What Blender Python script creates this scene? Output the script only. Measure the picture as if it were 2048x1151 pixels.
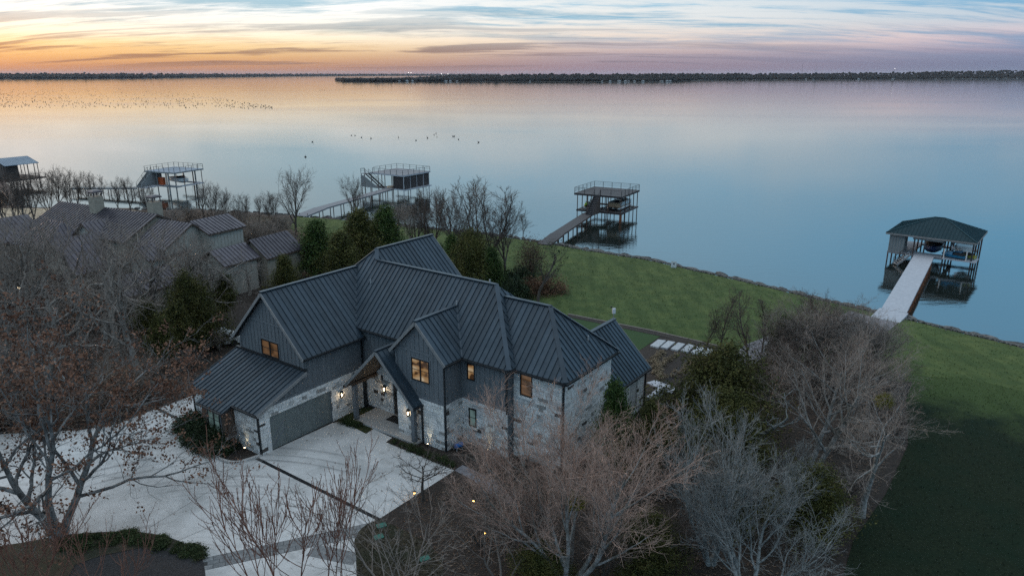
import bpy, bmesh, math, random
import numpy as np
from mathutils import Vector, Matrix
from mathutils.geometry import delaunay_2d_cdt
for o in list(bpy.data.objects):
    bpy.data.objects.remove(o, do_unlink=True)
SC = bpy.context.scene
COL = SC.collection
R = math.radians
rnd = random.Random(7)

# ------------------------------------------------------------------ camera
CAM_H, PITCH, FOC = 24.2, math.atan(427.5 / 1440.0), 1440.0
cd = bpy.data.cameras.new('camera'); cam = bpy.data.objects.new('camera', cd); COL.objects.link(cam)
cam.location = (0, 0, CAM_H); cam.rotation_euler = (math.pi / 2 - PITCH, 0, 0)
cd.sensor_width = 36; cd.lens = FOC / 2048 * 36; cd.clip_start = 0.5; cd.clip_end = 60000
SC.camera = cam

def lin(h):
    c = [int(h[i:i + 2], 16) / 255 for i in (0, 2, 4)]
    return tuple(x / 12.92 if x <= .04045 else ((x + .055) / 1.055) ** 2.4 for x in c)
def rgba(c):
    return (c[0], c[1], c[2], 1.0)

# ------------------------------------------------------------------ world: dusk sky, sun just down at the left
SUN_AZ = R(-43)                       # left of the view axis (+Y)
SDX, SDY = math.sin(SUN_AZ), math.cos(SUN_AZ)
world = bpy.data.worlds.new('World'); SC.world = world; world.use_nodes = True
wt = world.node_tree; wt.nodes.clear()
class NT:
    def __init__(s, t): s.t = t
    def n(s, typ, ins=None, **kw):
        o = s.t.nodes.new(typ)
        for k, v in kw.items(): setattr(o, k, v)
        for k, v in (ins or {}).items():
            sock = o.inputs[k]
            if isinstance(v, bpy.types.NodeSocket): s.t.links.new(v, sock)
            else:
                if isinstance(v, (tuple, list)) and len(v) == 3 and sock.type == 'RGBA': v = rgba(v)
                sock.default_value = v
        return o
    def math(s, op, a, b=0.0, c=0.0, clamp=False):
        return s.n('ShaderNodeMath', {0: a, 1: b, 2: c}, operation=op, use_clamp=clamp).outputs[0]
    def maprange(s, v, a, b, c=0.0, d=1.0, smooth=False):
        o = s.n('ShaderNodeMapRange', {'Value': v, 'From Min': a, 'From Max': b, 'To Min': c, 'To Max': d}, clamp=True)
        if smooth: o.interpolation_type = 'SMOOTHSTEP'
        return o.outputs[0]
    def ramp(s, f, stops, interp='LINEAR'):
        o = s.n('ShaderNodeValToRGB', {'Fac': f}); cr = o.color_ramp; cr.interpolation = interp
        while len(cr.elements) < len(stops): cr.elements.new(0.5)
        for e, (p, c) in zip(cr.elements, stops):
            e.position = p; e.color = rgba(c) if len(c) == 3 else c
        return o.outputs[0]
    def mix(s, f, a, b, blend='MIX'):
        o = s.n('ShaderNodeMix', data_type='RGBA', blend_type=blend)
        for k, v in ((0, f), (6, a), (7, b)):
            if isinstance(v, bpy.types.NodeSocket): s.t.links.new(v, o.inputs[k])
            else: o.inputs[k].default_value = rgba(v) if isinstance(v, tuple) and len(v) == 3 else v
        return o.outputs[2]
    def noise(s, vec, scale, detail=4, rough=.55, dist=0.0, dim='3D'):
        return s.n('ShaderNodeTexNoise', {'Vector': vec, 'Scale': scale, 'Detail': detail, 'Roughness': rough, 'Distortion': dist}, noise_dimensions=dim).outputs[0]

W = NT(wt)
dirv = W.n('ShaderNodeTexCoord').outputs['Generated']
sep = W.n('ShaderNodeSeparateXYZ', {0: dirv})
dx, dy, dz = sep.outputs
hl = W.math('SQRT', W.math('ADD', W.math('MULTIPLY', dx, dx), W.math('ADD', W.math('MULTIPLY', dy, dy), 1e-6)))
cosaz = W.math('DIVIDE', W.math('ADD', W.math('MULTIPLY', dx, SDX), W.math('MULTIPLY', dy, SDY)), hl)
elev = W.math('MAXIMUM', dz, 0.0)
ez = W.math('POWER', elev, 0.5)       # ramp coordinate: more resolution at the horizon
def E(deg): return math.sin(R(deg)) ** .5
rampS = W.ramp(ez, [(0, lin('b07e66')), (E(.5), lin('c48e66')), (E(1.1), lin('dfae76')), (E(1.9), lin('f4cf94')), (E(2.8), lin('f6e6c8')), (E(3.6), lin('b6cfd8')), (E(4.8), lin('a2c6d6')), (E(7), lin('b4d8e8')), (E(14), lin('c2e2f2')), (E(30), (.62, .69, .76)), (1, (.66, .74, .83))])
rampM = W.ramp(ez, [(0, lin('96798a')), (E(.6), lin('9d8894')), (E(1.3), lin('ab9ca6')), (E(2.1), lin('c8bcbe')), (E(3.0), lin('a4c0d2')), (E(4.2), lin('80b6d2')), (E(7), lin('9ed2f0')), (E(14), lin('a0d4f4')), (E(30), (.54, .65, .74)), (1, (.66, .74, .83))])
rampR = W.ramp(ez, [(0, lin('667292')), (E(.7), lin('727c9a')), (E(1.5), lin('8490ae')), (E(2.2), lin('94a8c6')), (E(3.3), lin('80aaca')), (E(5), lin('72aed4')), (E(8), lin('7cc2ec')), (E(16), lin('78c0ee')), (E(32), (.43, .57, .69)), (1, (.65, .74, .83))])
base = W.mix(W.maprange(cosaz, .15, .72, smooth=True), rampR, rampM)
base = W.mix(W.maprange(cosaz, .62, .985, smooth=True), base, rampS)
# cirrus streaks on a high layer seen in perspective, warped so that they fan and break up
inv = W.math('DIVIDE', 1.0, W.math('ADD', elev, .11))
px = W.math('MULTIPLY', dx, inv); py = W.math('MULTIPLY', dy, inv)
pv0 = W.n('ShaderNodeCombineXYZ', {0: px, 1: py, 2: 0.0}).outputs[0]
wv = W.n('ShaderNodeTexNoise', {'Vector': pv0, 'Scale': .3, 'Detail': 2.0}).outputs['Color']
wv = W.n('ShaderNodeVectorMath', {0: wv, 1: (.5, .5, .5)}, operation='SUBTRACT').outputs[0]
pv = W.n('ShaderNodeVectorMath', {0: wv, 1: (1.3, 1.1, 0), 2: pv0}, operation='MULTIPLY_ADD').outputs[0]
def streak(rot, sx, sy, scale, loc, detail=8, rough=.62):
    mp = W.n('ShaderNodeMapping', {'Vector': pv, 'Rotation': (0, 0, R(rot)), 'Scale': (sx, sy, 1), 'Location': loc}).outputs[0]
    return W.noise(mp, scale, detail, rough, .35)
n1 = streak(-17, .24, 1.0, 1.6, (0, 0, 0), 9, .7); n2 = streak(13, .3, 1.0, 3.6, (3.1, 1.7, 0), 9, .72); n3 = streak(-8, .3, .6, .6, (5.2, 9.1, 0), 4)
cm = W.maprange(W.math('ADD', W.math('ADD', W.math('MULTIPLY', n1, .45), W.math('MULTIPLY', n2, .3)), W.math('ADD', W.math('MULTIPLY', n3, .25), W.maprange(cosaz, .5, .99, 0, .022))), .45, .56, smooth=True)
cm = W.math('MULTIPLY', cm, W.math('MULTIPLY', W.maprange(elev, .016, .042, .0, 1.0), W.maprange(elev, .09, .2, 1.0, .3)))
cloudS = W.ramp(ez, [(0, lin('d0965e')), (E(1.2), lin('f9cb80')), (E(2.0), (1.1, .88, .52)), (E(2.8), (1.12, 1.03, .84)), (E(4.5), (1.1, 1.09, 1.06)), (E(12), (.8, .84, .87)), (1, lin('b8c6ce'))])
cloudM = W.ramp(ez, [(0, lin('ac8a8c')), (E(1.5), lin('d2b6ae')), (E(2.4), lin('f0dccc')), (E(4), lin('f0efec')), (E(6), lin('e2e8ea')), (E(15), lin('c0d8e8')), (1, lin('b8c6ce'))])
cloudR = W.ramp(ez, [(0, lin('8a7f9c')), (E(1.5), lin('c2acb8')), (E(2.3), lin('d8c4cc')), (E(3.5), lin('c0cdda')), (E(5), lin('b4cadb')), (E(15), lin('94c4e2')), (1, lin('b4c2ca'))])
cc = W.mix(W.maprange(cosaz, .15, .72, smooth=True), cloudR, cloudM)
cc = W.mix(W.maprange(cosaz, .62, .985, smooth=True), cc, cloudS)
sky = W.mix(W.math('MULTIPLY', cm, .95), base, cc)
# thinner, darker bars of cloud low over the glow
b1 = streak(-14, .2, 1.0, 2.2, (7.3, 2.2, 0), 7, .62)
bar = W.maprange(b1, .49, .60, smooth=True)
bar = W.math('MULTIPLY', bar, W.maprange(elev, .003, .014, 0, 1))
bar = W.math('MULTIPLY', bar, W.math('MULTIPLY', W.maprange(elev, .03, .08, .8, .42), W.maprange(cosaz, .45, .8, .35, 1.0)))
barc = W.mix(W.maprange(cosaz, .3, .95), lin('6e7a9a'), lin('876a60'))
barc = W.mix(W.maprange(elev, .03, .075), barc, W.mix(W.maprange(cosaz, .3, .95), lin('78a0bc'), lin('9cb6c2')))
sky = W.mix(bar, sky, barc)
# the half of the sky away from the afterglow is dimmer
sky = W.mix(W.maprange(cosaz, -.8, .1, .25, 0, smooth=True), sky, (.3, .34, .40))
low = W.maprange(elev, .05, .5, .745, 1.0)  # low sky scaled down; unseen sky overhead left brighter to lift the ground
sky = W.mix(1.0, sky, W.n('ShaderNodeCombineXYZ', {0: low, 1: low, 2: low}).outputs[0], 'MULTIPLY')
nish = W.n('ShaderNodeTexSky', sky_type='NISHITA', sun_disc=False, sun_elevation=R(1.5), sun_rotation=SUN_AZ, altitude=100, air_density=1.0, dust_density=1.5, ozone_density=1.5)
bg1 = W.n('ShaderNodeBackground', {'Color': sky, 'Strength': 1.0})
bg2 = W.n('ShaderNodeBackground', {'Color': nish.outputs[0], 'Strength': 0.012})
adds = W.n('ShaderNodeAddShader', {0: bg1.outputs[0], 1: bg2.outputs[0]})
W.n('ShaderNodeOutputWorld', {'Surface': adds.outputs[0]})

# ------------------------------------------------------------------ sun: last warm light, very soft, low at the left
sd = bpy.data.lights.new('sun', 'SUN'); sun = bpy.data.objects.new('sun', sd); COL.objects.link(sun)
sd.energy = 1.1; sd.angle = R(24); sd.color = (1.0, .62, .36)
el = R(7); SDX, SDY = math.sin(R(-56)), math.cos(R(-56)); tosun = Vector((SDX * math.cos(el), SDY * math.cos(el), math.sin(el)))
sun.rotation_euler = (-tosun).to_track_quat('-Z', 'Y').to_euler()

vs = SC.view_settings
SC.display_settings.display_device = 'sRGB'
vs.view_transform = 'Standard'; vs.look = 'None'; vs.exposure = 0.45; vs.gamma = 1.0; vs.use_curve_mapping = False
SC.render.engine = 'CYCLES'
SC.cycles.max_bounces = 6; SC.cycles.diffuse_bounces = 2; SC.cycles.glossy_bounces = 3; SC.cycles.transmission_bounces = 3; SC.cycles.transparent_max_bounces = 6
SC.cycles.caustics_reflective = False; SC.cycles.caustics_refractive = False
SC.cycles.use_denoising = False; SC.cycles.use_adaptive_sampling = False
SC.cycles.sample_clamp_indirect = 2.0
world.cycles.sampling_method = 'MANUAL'; world.cycles.sample_map_resolution = 2048

# ------------------------------------------------------------------ materials
MATS = {}
def principled(name):
    m = bpy.data.materials.new(name); m.use_nodes = True; t = NT(m.node_tree)
    b = m.node_tree.nodes['Principled BSDF']
    return m, t, b
def mat(name, c1, c2=None, scale=2.0, rough=.8, bump=0.0, bscale=None, metal=0.0, detail=5, c3=None, vscale=None, objrand=0.0, coords='Position', spec=.5, stretch=None, lo=.35, hi=.65):
    """two- or three-tone noise material on world position (or object coordinates)."""
    if name in MATS: return MATS[name]
    m, t, b = principled(name)
    if coords == 'Position': v = t.n('ShaderNodeNewGeometry').outputs['Position']
    else: v = t.n('ShaderNodeTexCoord').outputs['Object']
    if stretch: v = t.n('ShaderNodeMapping', {'Vector': v, 'Scale': stretch}).outputs[0]
    col = None
    if c2 is None: c2 = c1
    f = t.noise(v, scale, detail, .6)
    stops = [(lo, c1), (hi, c2)]
    col = t.ramp(f, stops)
    if c3 is not None:
        f2 = t.noise(v, vscale or scale * .21, 3, .5)
        col = t.mix(t.maprange(f2, .45, .62), col, c3)
    if objrand:
        oi = t.n('ShaderNodeObjectInfo').outputs['Random']
        col = t.mix(1.0, col, t.ramp(oi, [(0, (1 - objrand,) * 3), (1, (1 + objrand,) * 3)]), 'MULTIPLY')
    t.t.links.new(col, b.inputs['Base Color'])
    b.inputs['Roughness'].default_value = rough; b.inputs['Metallic'].default_value = metal
    b.inputs['Specular IOR Level'].default_value = spec
    if bump:
        bn = t.noise(v, bscale or scale * 3, 5, .6)
        bp = t.n('ShaderNodeBump', {'Height': bn, 'Strength': bump, 'Distance': .05})
        t.t.links.new(bp.outputs[0], b.inputs['Normal'])
    MATS[name] = m
    return m
def emit(name, c, s, rough=.3):
    if name in MATS: return MATS[name]
    m, t, b = principled(name)
    b.inputs['Base Color'].default_value = rgba(c); b.inputs['Emission Color'].default_value = rgba(c)
    b.inputs['Emission Strength'].default_value = s; b.inputs['Roughness'].default_value = rough
    MATS[name] = m; return m
M_ = {}
# ---- setting
mat('litter', (.009, .0065, .005), (.042, .028, .020), 3.5, .95, .6, 9, c3=(.022, .0155, .011), vscale=.12)
mat('gravel_brown', (.06, .05, .042), (.13, .11, .095), 6, .95, .5, 14, c3=(.075, .06, .05), vscale=.1)
mat('mulch', (.012, .009, .007), (.05, .036, .028), 11, .95, .8, 22)
mat('mulch_dark', (.008, .008, .009), (.04, .038, .04), 14, .9, .8, 26)
mat('dead_grass', (.02, .016, .009), (.055, .045, .026), 5, .95, .6, 30, c3=(.022, .024, .011), vscale=.7)
mat('turf', (.018, .045, .008), (.03, .07, .014), 8, .95, .4, 40)
mat('edging', (.12, .10, .085), (.2, .17, .15), 8, .9)
def lawn_mat():
    m, t, b = principled('lawn')
    v = t.n('ShaderNodeNewGeometry').outputs['Position']
    fine = t.noise(v, 9, 6, .7); mid = t.noise(v, .55, 5, .6)
    mp = t.n('ShaderNodeMapping', {'Vector': v, 'Rotation': (0, 0, R(38)), 'Scale': (1, .12, 1)}).outputs[0]
    stripe = t.noise(mp, .9, 4, .55)
    c = t.ramp(fine, [(.3, (.038, .062, .019)), (.7, (.082, .116, .042))])
    c = t.mix(t.maprange(mid, .42, .68), c, (.092, .118, .040))
    c = t.mix(1.0, c, t.ramp(stripe, [(.38, (.82, .84, .81)), (.60, (1.12, 1.1, 1.08))]), 'MULTIPLY')
    t.t.links.new(c, b.inputs['Base Color']); b.inputs['Roughness'].default_value = .95; b.inputs['Specular IOR Level'].default_value = .15
    bp = t.n('ShaderNodeBump', {'Height': fine, 'Strength': .5, 'Distance': .06}); t.t.links.new(bp.outputs[0], b.inputs['Normal'])
    MATS['lawn'] = m
lawn_mat()
def rough_grass_dimmed():  # darker grass type, with the view's corner darkening painted into its colour too
    m, t, b = principled('rough_grass_dimmed')
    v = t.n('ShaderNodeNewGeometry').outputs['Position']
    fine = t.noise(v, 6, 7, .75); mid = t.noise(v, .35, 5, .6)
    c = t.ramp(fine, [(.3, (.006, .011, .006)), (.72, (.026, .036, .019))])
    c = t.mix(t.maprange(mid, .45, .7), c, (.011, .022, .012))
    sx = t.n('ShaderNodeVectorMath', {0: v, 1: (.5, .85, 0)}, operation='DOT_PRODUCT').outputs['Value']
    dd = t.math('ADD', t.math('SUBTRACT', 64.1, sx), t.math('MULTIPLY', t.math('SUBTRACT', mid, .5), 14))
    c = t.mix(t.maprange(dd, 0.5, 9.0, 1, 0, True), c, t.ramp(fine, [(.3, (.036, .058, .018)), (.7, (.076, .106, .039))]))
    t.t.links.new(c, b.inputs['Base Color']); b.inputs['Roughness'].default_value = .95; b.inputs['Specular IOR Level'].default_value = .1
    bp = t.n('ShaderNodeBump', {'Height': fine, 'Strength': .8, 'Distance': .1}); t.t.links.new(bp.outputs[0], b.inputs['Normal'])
    MATS['rough_grass_dimmed'] = m
rough_grass_dimmed()
def concrete_mat():
    m, t, b = principled('concrete')
    v = t.n('ShaderNodeNewGeometry').outputs['Position']
    fine = t.noise(v, 1.9, 4, .6); big = t.noise(v, .28, 5, .62, .4)
    # curved tyre scuffs round a turning centre
    d = t.n('ShaderNodeVectorMath', {0: v, 1: (-17.0, 27.5, 0)}, operation='DISTANCE').outputs['Value']
    ring = t.noise(d, 2.6, 3, .7, 0, '1D') if False else t.n('ShaderNodeTexNoise', {'W': d, 'Scale': 1.7, 'Detail': 4, 'Roughness': .75}, noise_dimensions='1D').outputs[0]
    brk = t.noise(v, .16, 3, .5)
    c = t.ramp(fine, [(.32, (.53, .525, .515)), (.68, (.585, .58, .57))])
    c = t.mix(t.maprange(big, .45, .7, 0, .75), c, (.30, .305, .30))
    tm = t.math('MULTIPLY', t.maprange(ring, .5, .66), t.maprange(brk, .42, .62))
    c = t.mix(t.math('MULTIPLY', tm, .75), c, (.2, .2, .2))
    sp = t.maprange(t.noise(v, .9, 4, .65, .5), .58, .72, 0, .5)
    c = t.mix(t.maprange(t.noise(v, .75, 3, .6, .8), .5, .6, 0, .3), c, (.40, .395, .38))
    c = t.mix(sp, c, (.24, .235, .22))
    t.t.links.new(c, b.inputs['Base Color']); b.inputs['Roughness'].default_value = .8
    bp = t.n('ShaderNodeBump', {'Height': fine, 'Strength': .05, 'Distance': .02}); t.t.links.new(bp.outputs[0], b.inputs['Normal'])
    MATS['concrete'] = m
concrete_mat()
mat('porch_concrete', (.36, .35, .34), (.46, .45, .435), 5, .75, .1)
mat('paver_grey', (.13, .135, .14), (.23, .235, .235), 5, .85, .3, 12, objrand=.15)
mat('joint', (.03, .03, .03), (.06, .06, .058), 6, .9)
mat('drain', (.008, .009, .011), (.02, .021, .024), 30, .5, .2, metal=.6)
mat('slab_stone', (.30, .32, .34), (.46, .48, .5), 5, .7, .1, objrand=.15)
mat('flagstone', (.11, .105, .115), (.22, .21, .225), 2.5, .85, .3, 8, objrand=.12)
mat('boulder', (.03, .032, .033), (.15, .145, .14), 2.2, .9, .7, 7, objrand=.35)
mat('riprap', (.05, .05, .045), (.15, .145, .135), 5, .9, .6, 9)
def water_mat():
    m = bpy.data.materials.new('water'); m.use_nodes = True; m.node_tree.nodes.clear(); t = NT(m.node_tree)
    v = t.n('ShaderNodeNewGeometry').outputs['Position']
    m1 = t.n('ShaderNodeMapping', {'Vector': v, 'Rotation': (0, 0, R(12)), 'Scale': (.55, 1.5, 1)}).outputs[0]
    a = t.noise(m1, .55, 3, .55, .3); b_ = t.noise(m1, 2.2, 3, .55, .2)
    patch = t.maprange(t.noise(t.n('ShaderNodeMapping', {'Vector': v, 'Scale': (.35, 1, 1)}).outputs[0], .012, 3, .55), .38, .66, .35, 1.05)
    hgt = t.math('MULTIPLY', t.math('ADD', a, t.math('MULTIPLY', b_, .3)), patch)
    bp = t.n('ShaderNodeBump', {'Height': hgt, 'Strength': .2, 'Distance': .12})
    gl = t.n('ShaderNodeBsdfGlossy', {'Color': (1, 1, 1), 'Roughness': .05, 'Normal': bp.outputs[0]})
    body = t.n('ShaderNodeBsdfDiffuse', {'Color': (.014, .02, .018)})
    fr = t.n('ShaderNodeFresnel', {'IOR': 3.0, 'Normal': bp.outputs[0]})
    mx = t.n('ShaderNodeMixShader', {0: fr.outputs[0], 1: body.outputs[0], 2: gl.outputs[0]})
    t.n('ShaderNodeOutputMaterial', {'Surface': mx.outputs[0]})
    MATS['water'] = m
water_mat()
# ---- house
def roof_metal(name, c1, c2, rough):
    m, t, b = principled(name)
    v = t.n('ShaderNodeNewGeometry').outputs['Position']
    n = t.noise(v, 1.2, 5, .6)
    col = t.ramp(n, [(.3, c1), (.7, c2)])
    oi = t.n('ShaderNodeObjectInfo').outputs['Random']
    col = t.mix(1.0, col, t.ramp(oi, [(0, (.8,) * 3), (1, (1.22,) * 3)]), 'MULTIPLY')
    t.t.links.new(col, b.inputs['Base Color']); b.inputs['Metallic'].default_value = .35
    rr = t.maprange(t.noise(v, 3, 4, .6), .3, .7, rough - .06, rough + .08); t.t.links.new(rr, b.inputs['Roughness'])
    bp = t.n('ShaderNodeBump', {'Height': t.noise(v, 1.6, 3, .5), 'Strength': .12, 'Distance': .04}); t.t.links.new(bp.outputs[0], b.inputs['Normal'])
    MATS[name] = m
roof_metal('roof_metal', (.026, .043, .059), (.041, .062, .082), .44)
roof_metal('roof_brown', (.055, .05, .062), (.10, .092, .108), .36)
roof_metal('roof_blue', (.16, .2, .25), (.22, .27, .32), .45)
roof_metal('roof_dock', (.005, .030, .040), (.010, .042, .054), .6)
mat('seam_dark', (.012, .015, .018), (.02, .024, .028), 4, .5, metal=.3)
mat('siding', (.108, .122, .134), (.138, .152, .165), 3, .75, .05, stretch=(1, 1, .2))
mat('batten', (.114, .127, .14), (.142, .156, .17), 3, .75)
mat('trim', (.17, .17, .17), (.22, .22, .22), 4, .7)
mat('gutter', (.018, .022, .026), (.028, .032, .036), 4, .5, metal=.4)
mat('door_paint', (.125, .145, .14), (.16, .18, .174), 3, .7, .05)
mat('wood_dark', (.05, .033, .024), (.1, .066, .046), 4, .7, .15, stretch=(.3, 3, 3))
mat('wood_soffit', (.075, .058, .045), (.12, .092, .07), 5, .7, .1, stretch=(.3, 3, 3))
mat('mortar', (.42, .42, .41), (.5, .5, .49), 6, .9)
def stone_mat(name, island, stops):
    m, t, b = principled(name)
    v = t.n('ShaderNodeNewGeometry').outputs['Position']
    rv = t.n('ShaderNodeNewGeometry').outputs['Random Per Island'] if island else t.n('ShaderNodeObjectInfo').outputs['Random']
    c = t.ramp(rv, stops, 'CONSTANT')
    n = t.noise(v, 6, 6, .65)
    c = t.mix(1.0, c, t.ramp(n, [(.3, (.72, .72, .72)), (.7, (1.15, 1.15, 1.15))]), 'MULTIPLY')
    t.t.links.new(c, b.inputs['Base Color']); b.inputs['Roughness'].default_value = .9
    bp = t.n('ShaderNodeBump', {'Height': t.noise(v, 16, 5, .65), 'Strength': .55, 'Distance': .03}); t.t.links.new(bp.outputs[0], b.inputs['Normal'])
    MATS[name] = m
LS = [(0, (.68, .68, .67)), (.2, (.56, .565, .56)), (.36, (.72, .715, .70)), (.54, (.63, .63, .62)), (.70, (.46, .465, .46)), (.77, (.66, .65, .62)), (.91, (.28, .275, .265)), (.955, (.07, .06, .055))]
stone_mat('limestone', False, LS); stone_mat('limestone_joined', True, LS)
TS = [(0, (.30, .26, .2)), (.25, (.24, .2, .155)), (.5, (.36, .31, .25)), (.7, (.2, .165, .125)), (.88, (.28, .25, .21))]
stone_mat('tan_stone', True, TS)
mat('tan_wall', (.26, .225, .18), (.36, .32, .26), 3, .9, .3)
mat('cream_siding', (.33, .31, .27), (.4, .38, .34), 3, .8)
mat('black_frame', (.008, .008, .009), (.012, .012, .013), 4, .4)
def lit_glass(name, stops, s, sc=1.3):
    m = bpy.data.materials.new(name); m.use_nodes = True; m.node_tree.nodes.clear(); t = NT(m.node_tree)
    v = t.n('ShaderNodeNewGeometry').outputs['Position']
    f = t.noise(t.n('ShaderNodeMapping', {'Vector': v, 'Scale': (1.0, 1.0, 1.6)}).outputs[0], sc, 1, .4)
    c = t.ramp(f, stops)
    em = t.n('ShaderNodeEmission', {'Color': c, 'Strength': s})
    gl = t.n('ShaderNodeBsdfGlossy', {'Color': (1, 1, 1), 'Roughness': .03})
    fr = t.n('ShaderNodeFresnel', {'IOR': 1.5})
    mx = t.n('ShaderNodeMixShader', {0: fr.outputs[0], 1: em.outputs[0], 2: gl.outputs[0]})
    t.n('ShaderNodeOutputMaterial', {'Surface': mx.outputs[0]}); MATS[name] = m
lit_glass('lit_glass', [(.36, (.06, .03, .014)), (.44, (.34, .19, .08)), (.56, (.42, .28, .15)), (.66, (.6, .48, .33))], .5)
lit_glass('dim_glass', [(.35, (.07, .04, .02)), (.6, (.22, .12, .06))], .42)
lit_glass('cool_glass', [(.35, (.045, .075, .075)), (.6, (.1, .16, .16))], .6)
mat('dark_glass', (.012, .014, .016), (.02, .022, .024), 2, .08, spec=.8)
emit('bulb', (1.0, .78, .5), 9)
emit('flood', (1.0, .95, .9), 2.2)
emit('bulb_amber', (1.0, .5, .12), 10)
mat('lamp_glass', (.5, .45, .35), (.55, .5, .4), 3, .2)
# ---- docks and boats
mat('dock_dark', (.036, .033, .036), (.06, .055, .058), 3, .7, .1, stretch=(1, 4, 1))
mat('dock_grey', (.16, .165, .18), (.22, .225, .24), 3, .75, .1, stretch=(1, 4, 1))
mat('dock_pale', (.34, .36, .40), (.42, .44, .48), 3, .75, .08)
mat('dock_blue', (.14, .19, .25), (.2, .25, .31), 3, .6, .05)
mat('panel_grey', (.17, .185, .19), (.23, .245, .25), 3, .7)
mat('panel_brown', (.07, .052, .045), (.1, .075, .066), 3, .7, .05, stretch=(1, 1, .2))
mat('panel_dark', (.022, .018, .02), (.04, .033, .034), 3, .75)
mat('rust', (.11, .034, .016), (.24, .085, .034), 3, .85, .3, 8)
mat('rust_dark', (.045, .022, .017), (.1, .05, .036), 3, .8, .2)
mat('rail_metal', (.022, .022, .025), (.035, .034, .037), 4, .5, metal=.4)
mat('galv', (.36, .38, .4), (.46, .48, .5), 3, .45, metal=.5)
mat('boat_white', (.62, .62, .62), (.7, .7, .7), 2, .25)
mat('boat_dark', (.012, .014, .022), (.025, .028, .04), 3, .35)
mat('boat_navy', (.012, .03, .09), (.02, .045, .12), 3, .3)
mat('boat_tan', (.34, .24, .16), (.42, .3, .2), 3, .4)
mat('boat_silver', (.4, .42, .43), (.5, .52, .53), 3, .35, metal=.6)
mat('canvas_black', (.01, .01, .012), (.022, .022, .025), 4, .85, .2)
mat('canvas_grey', (.2, .23, .25), (.26, .29, .31), 4, .8, .1)
mat('ski_lime', (.22, .42, .04), (.28, .5, .06), 3, .3)
mat('ski_blue', (.012, .11, .22), (.018, .15, .28), 3, .3)
mat('ski_yellow', (.25, .23, .02), (.3, .27, .03), 3, .35)
mat('red_orange', (.42, .07, .02), (.55, .12, .03), 3, .6)
mat('sign_white', (.6, .6, .62), (.66, .66, .68), 3, .5)
mat('sign_ink', (.02, .022, .04), (.03, .032, .05), 3, .6)
mat('rubber', (.012, .012, .012), (.02, .02, .02), 5, .8)
mat('valve_green', (.03, .13, .10), (.045, .17, .13), 3, .7)
mat('pipe_blue', (.02, .10, .32), (.03, .14, .4), 3, .5)
mat('pipe_white', (.5, .52, .55), (.58, .6, .62), 3, .5)
# ---- plants
mat('bark_grey', (.15, .14, .13), (.40, .385, .37), 5, .95, .5, 14, objrand=.18, coords='Object', c3=(.16, .15, .13), vscale=1.0)
mat('bark_brown', (.105, .088, .074), (.29, .255, .225), 5, .95, .5, 14, objrand=.22, coords='Object')
mat('bark_lichen', (.12, .125, .12), (.32, .335, .33), 5, .95, .5, 14, objrand=.12, coords='Object')
mat('bark_dark', (.045, .036, .03), (.095, .078, .066), 5, .95, .5, 14, objrand=.2, coords='Object')
mat('bark_oak', (.05, .045, .042), (.25, .25, .245), 3, .95, .6, 12, coords='Object')
mat('twig_pink', (.26, .175, .14), (.48, .335, .27), 1.2, .9, coords='Object')
mat('twig_grey', (.13, .105, .09), (.27, .23, .2), 1.2, .9, objrand=.2, coords='Object')
mat('twig_lichen', (.14, .142, .136), (.29, .298, .29), 1.2, .9, objrand=.15, coords='Object')
mat('twig_dark', (.055, .042, .036), (.115, .09, .076), 1.2, .9, objrand=.2, coords='Object')
mat('twig_red', (.15, .065, .045), (.27, .13, .09), 1.4, .9, coords='Object')
def leaf_mat(name, a, b2, c, objrand=.2, sc=1.1):
    m, t, b = principled(name)
    v = t.n('ShaderNodeTexCoord').outputs['Object']
    col = t.ramp(t.noise(v, sc, 3, .6), [(.34, a), (.5, b2), (.66, c)])
    ri = t.n('ShaderNodeNewGeometry').outputs['Random Per Island']
    col = t.mix(1.0, col, t.ramp(ri, [(0, (.6,) * 3), (1, (1.35,) * 3)]), 'MULTIPLY')
    oi = t.n('ShaderNodeObjectInfo').outputs['Random']
    col = t.mix(1.0, col, t.ramp(oi, [(0, (1 - objrand,) * 3), (1, (1 + objrand,) * 3)]), 'MULTIPLY')
    t.t.links.new(col, b.inputs['Base Color']); b.inputs['Roughness'].default_value = .8; b.inputs['Specular IOR Level'].default_value = .2
    MATS[name] = m
leaf_mat('cedar_leaf', (.026, .05, .014), (.05, .085, .022), (.095, .12, .034))
leaf_mat('cedar_olive', (.034, .04, .012), (.07, .072, .02), (.12, .105, .032))
leaf_mat('oak_leaf', (.115, .055, .036), (.195, .095, .06), (.28, .15, .095), sc=.8)
leaf_mat('shrub_green', (.014, .024, .012), (.026, .042, .018), (.045, .06, .025))
leaf_mat('shrub_orange', (.10, .055, .034), (.16, .088, .052), (.21, .125, .075))
leaf_mat('shrub_brown', (.07, .045, .032), (.12, .08, .056), (.17, .12, .085))
leaf_mat('ground_plant', (.02, .035, .012), (.04, .055, .02), (.07, .065, .03))
leaf_mat('ground_plant_dark', (.008, .014, .007), (.016, .026, .013), (.03, .04, .022), sc=.4)  # tufts for the field, painted dark along with it
leaf_mat('lawn_tuft', (.04, .066, .018), (.065, .10, .028), (.09, .125, .04), sc=.3)
leaf_mat('straw_dark', (.03, .024, .013), (.055, .045, .026), (.08, .065, .04))
leaf_mat('straw', (.2, .16, .11), (.28, .23, .16), (.34, .28, .2))
leaf_mat('mistletoe', (.12, .11, .02), (.17, .15, .03), (.2, .17, .04))
leaf_mat('far_wood', (.010, .012, .013), (.017, .018, .018), (.026, .025, .023), sc=.01)
mat('far_land', (.014, .015, .014), (.024, .023, .02), .01, .95)
mat('far_shore', (.06, .045, .036), (.09, .07, .055), .02, .95)
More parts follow.
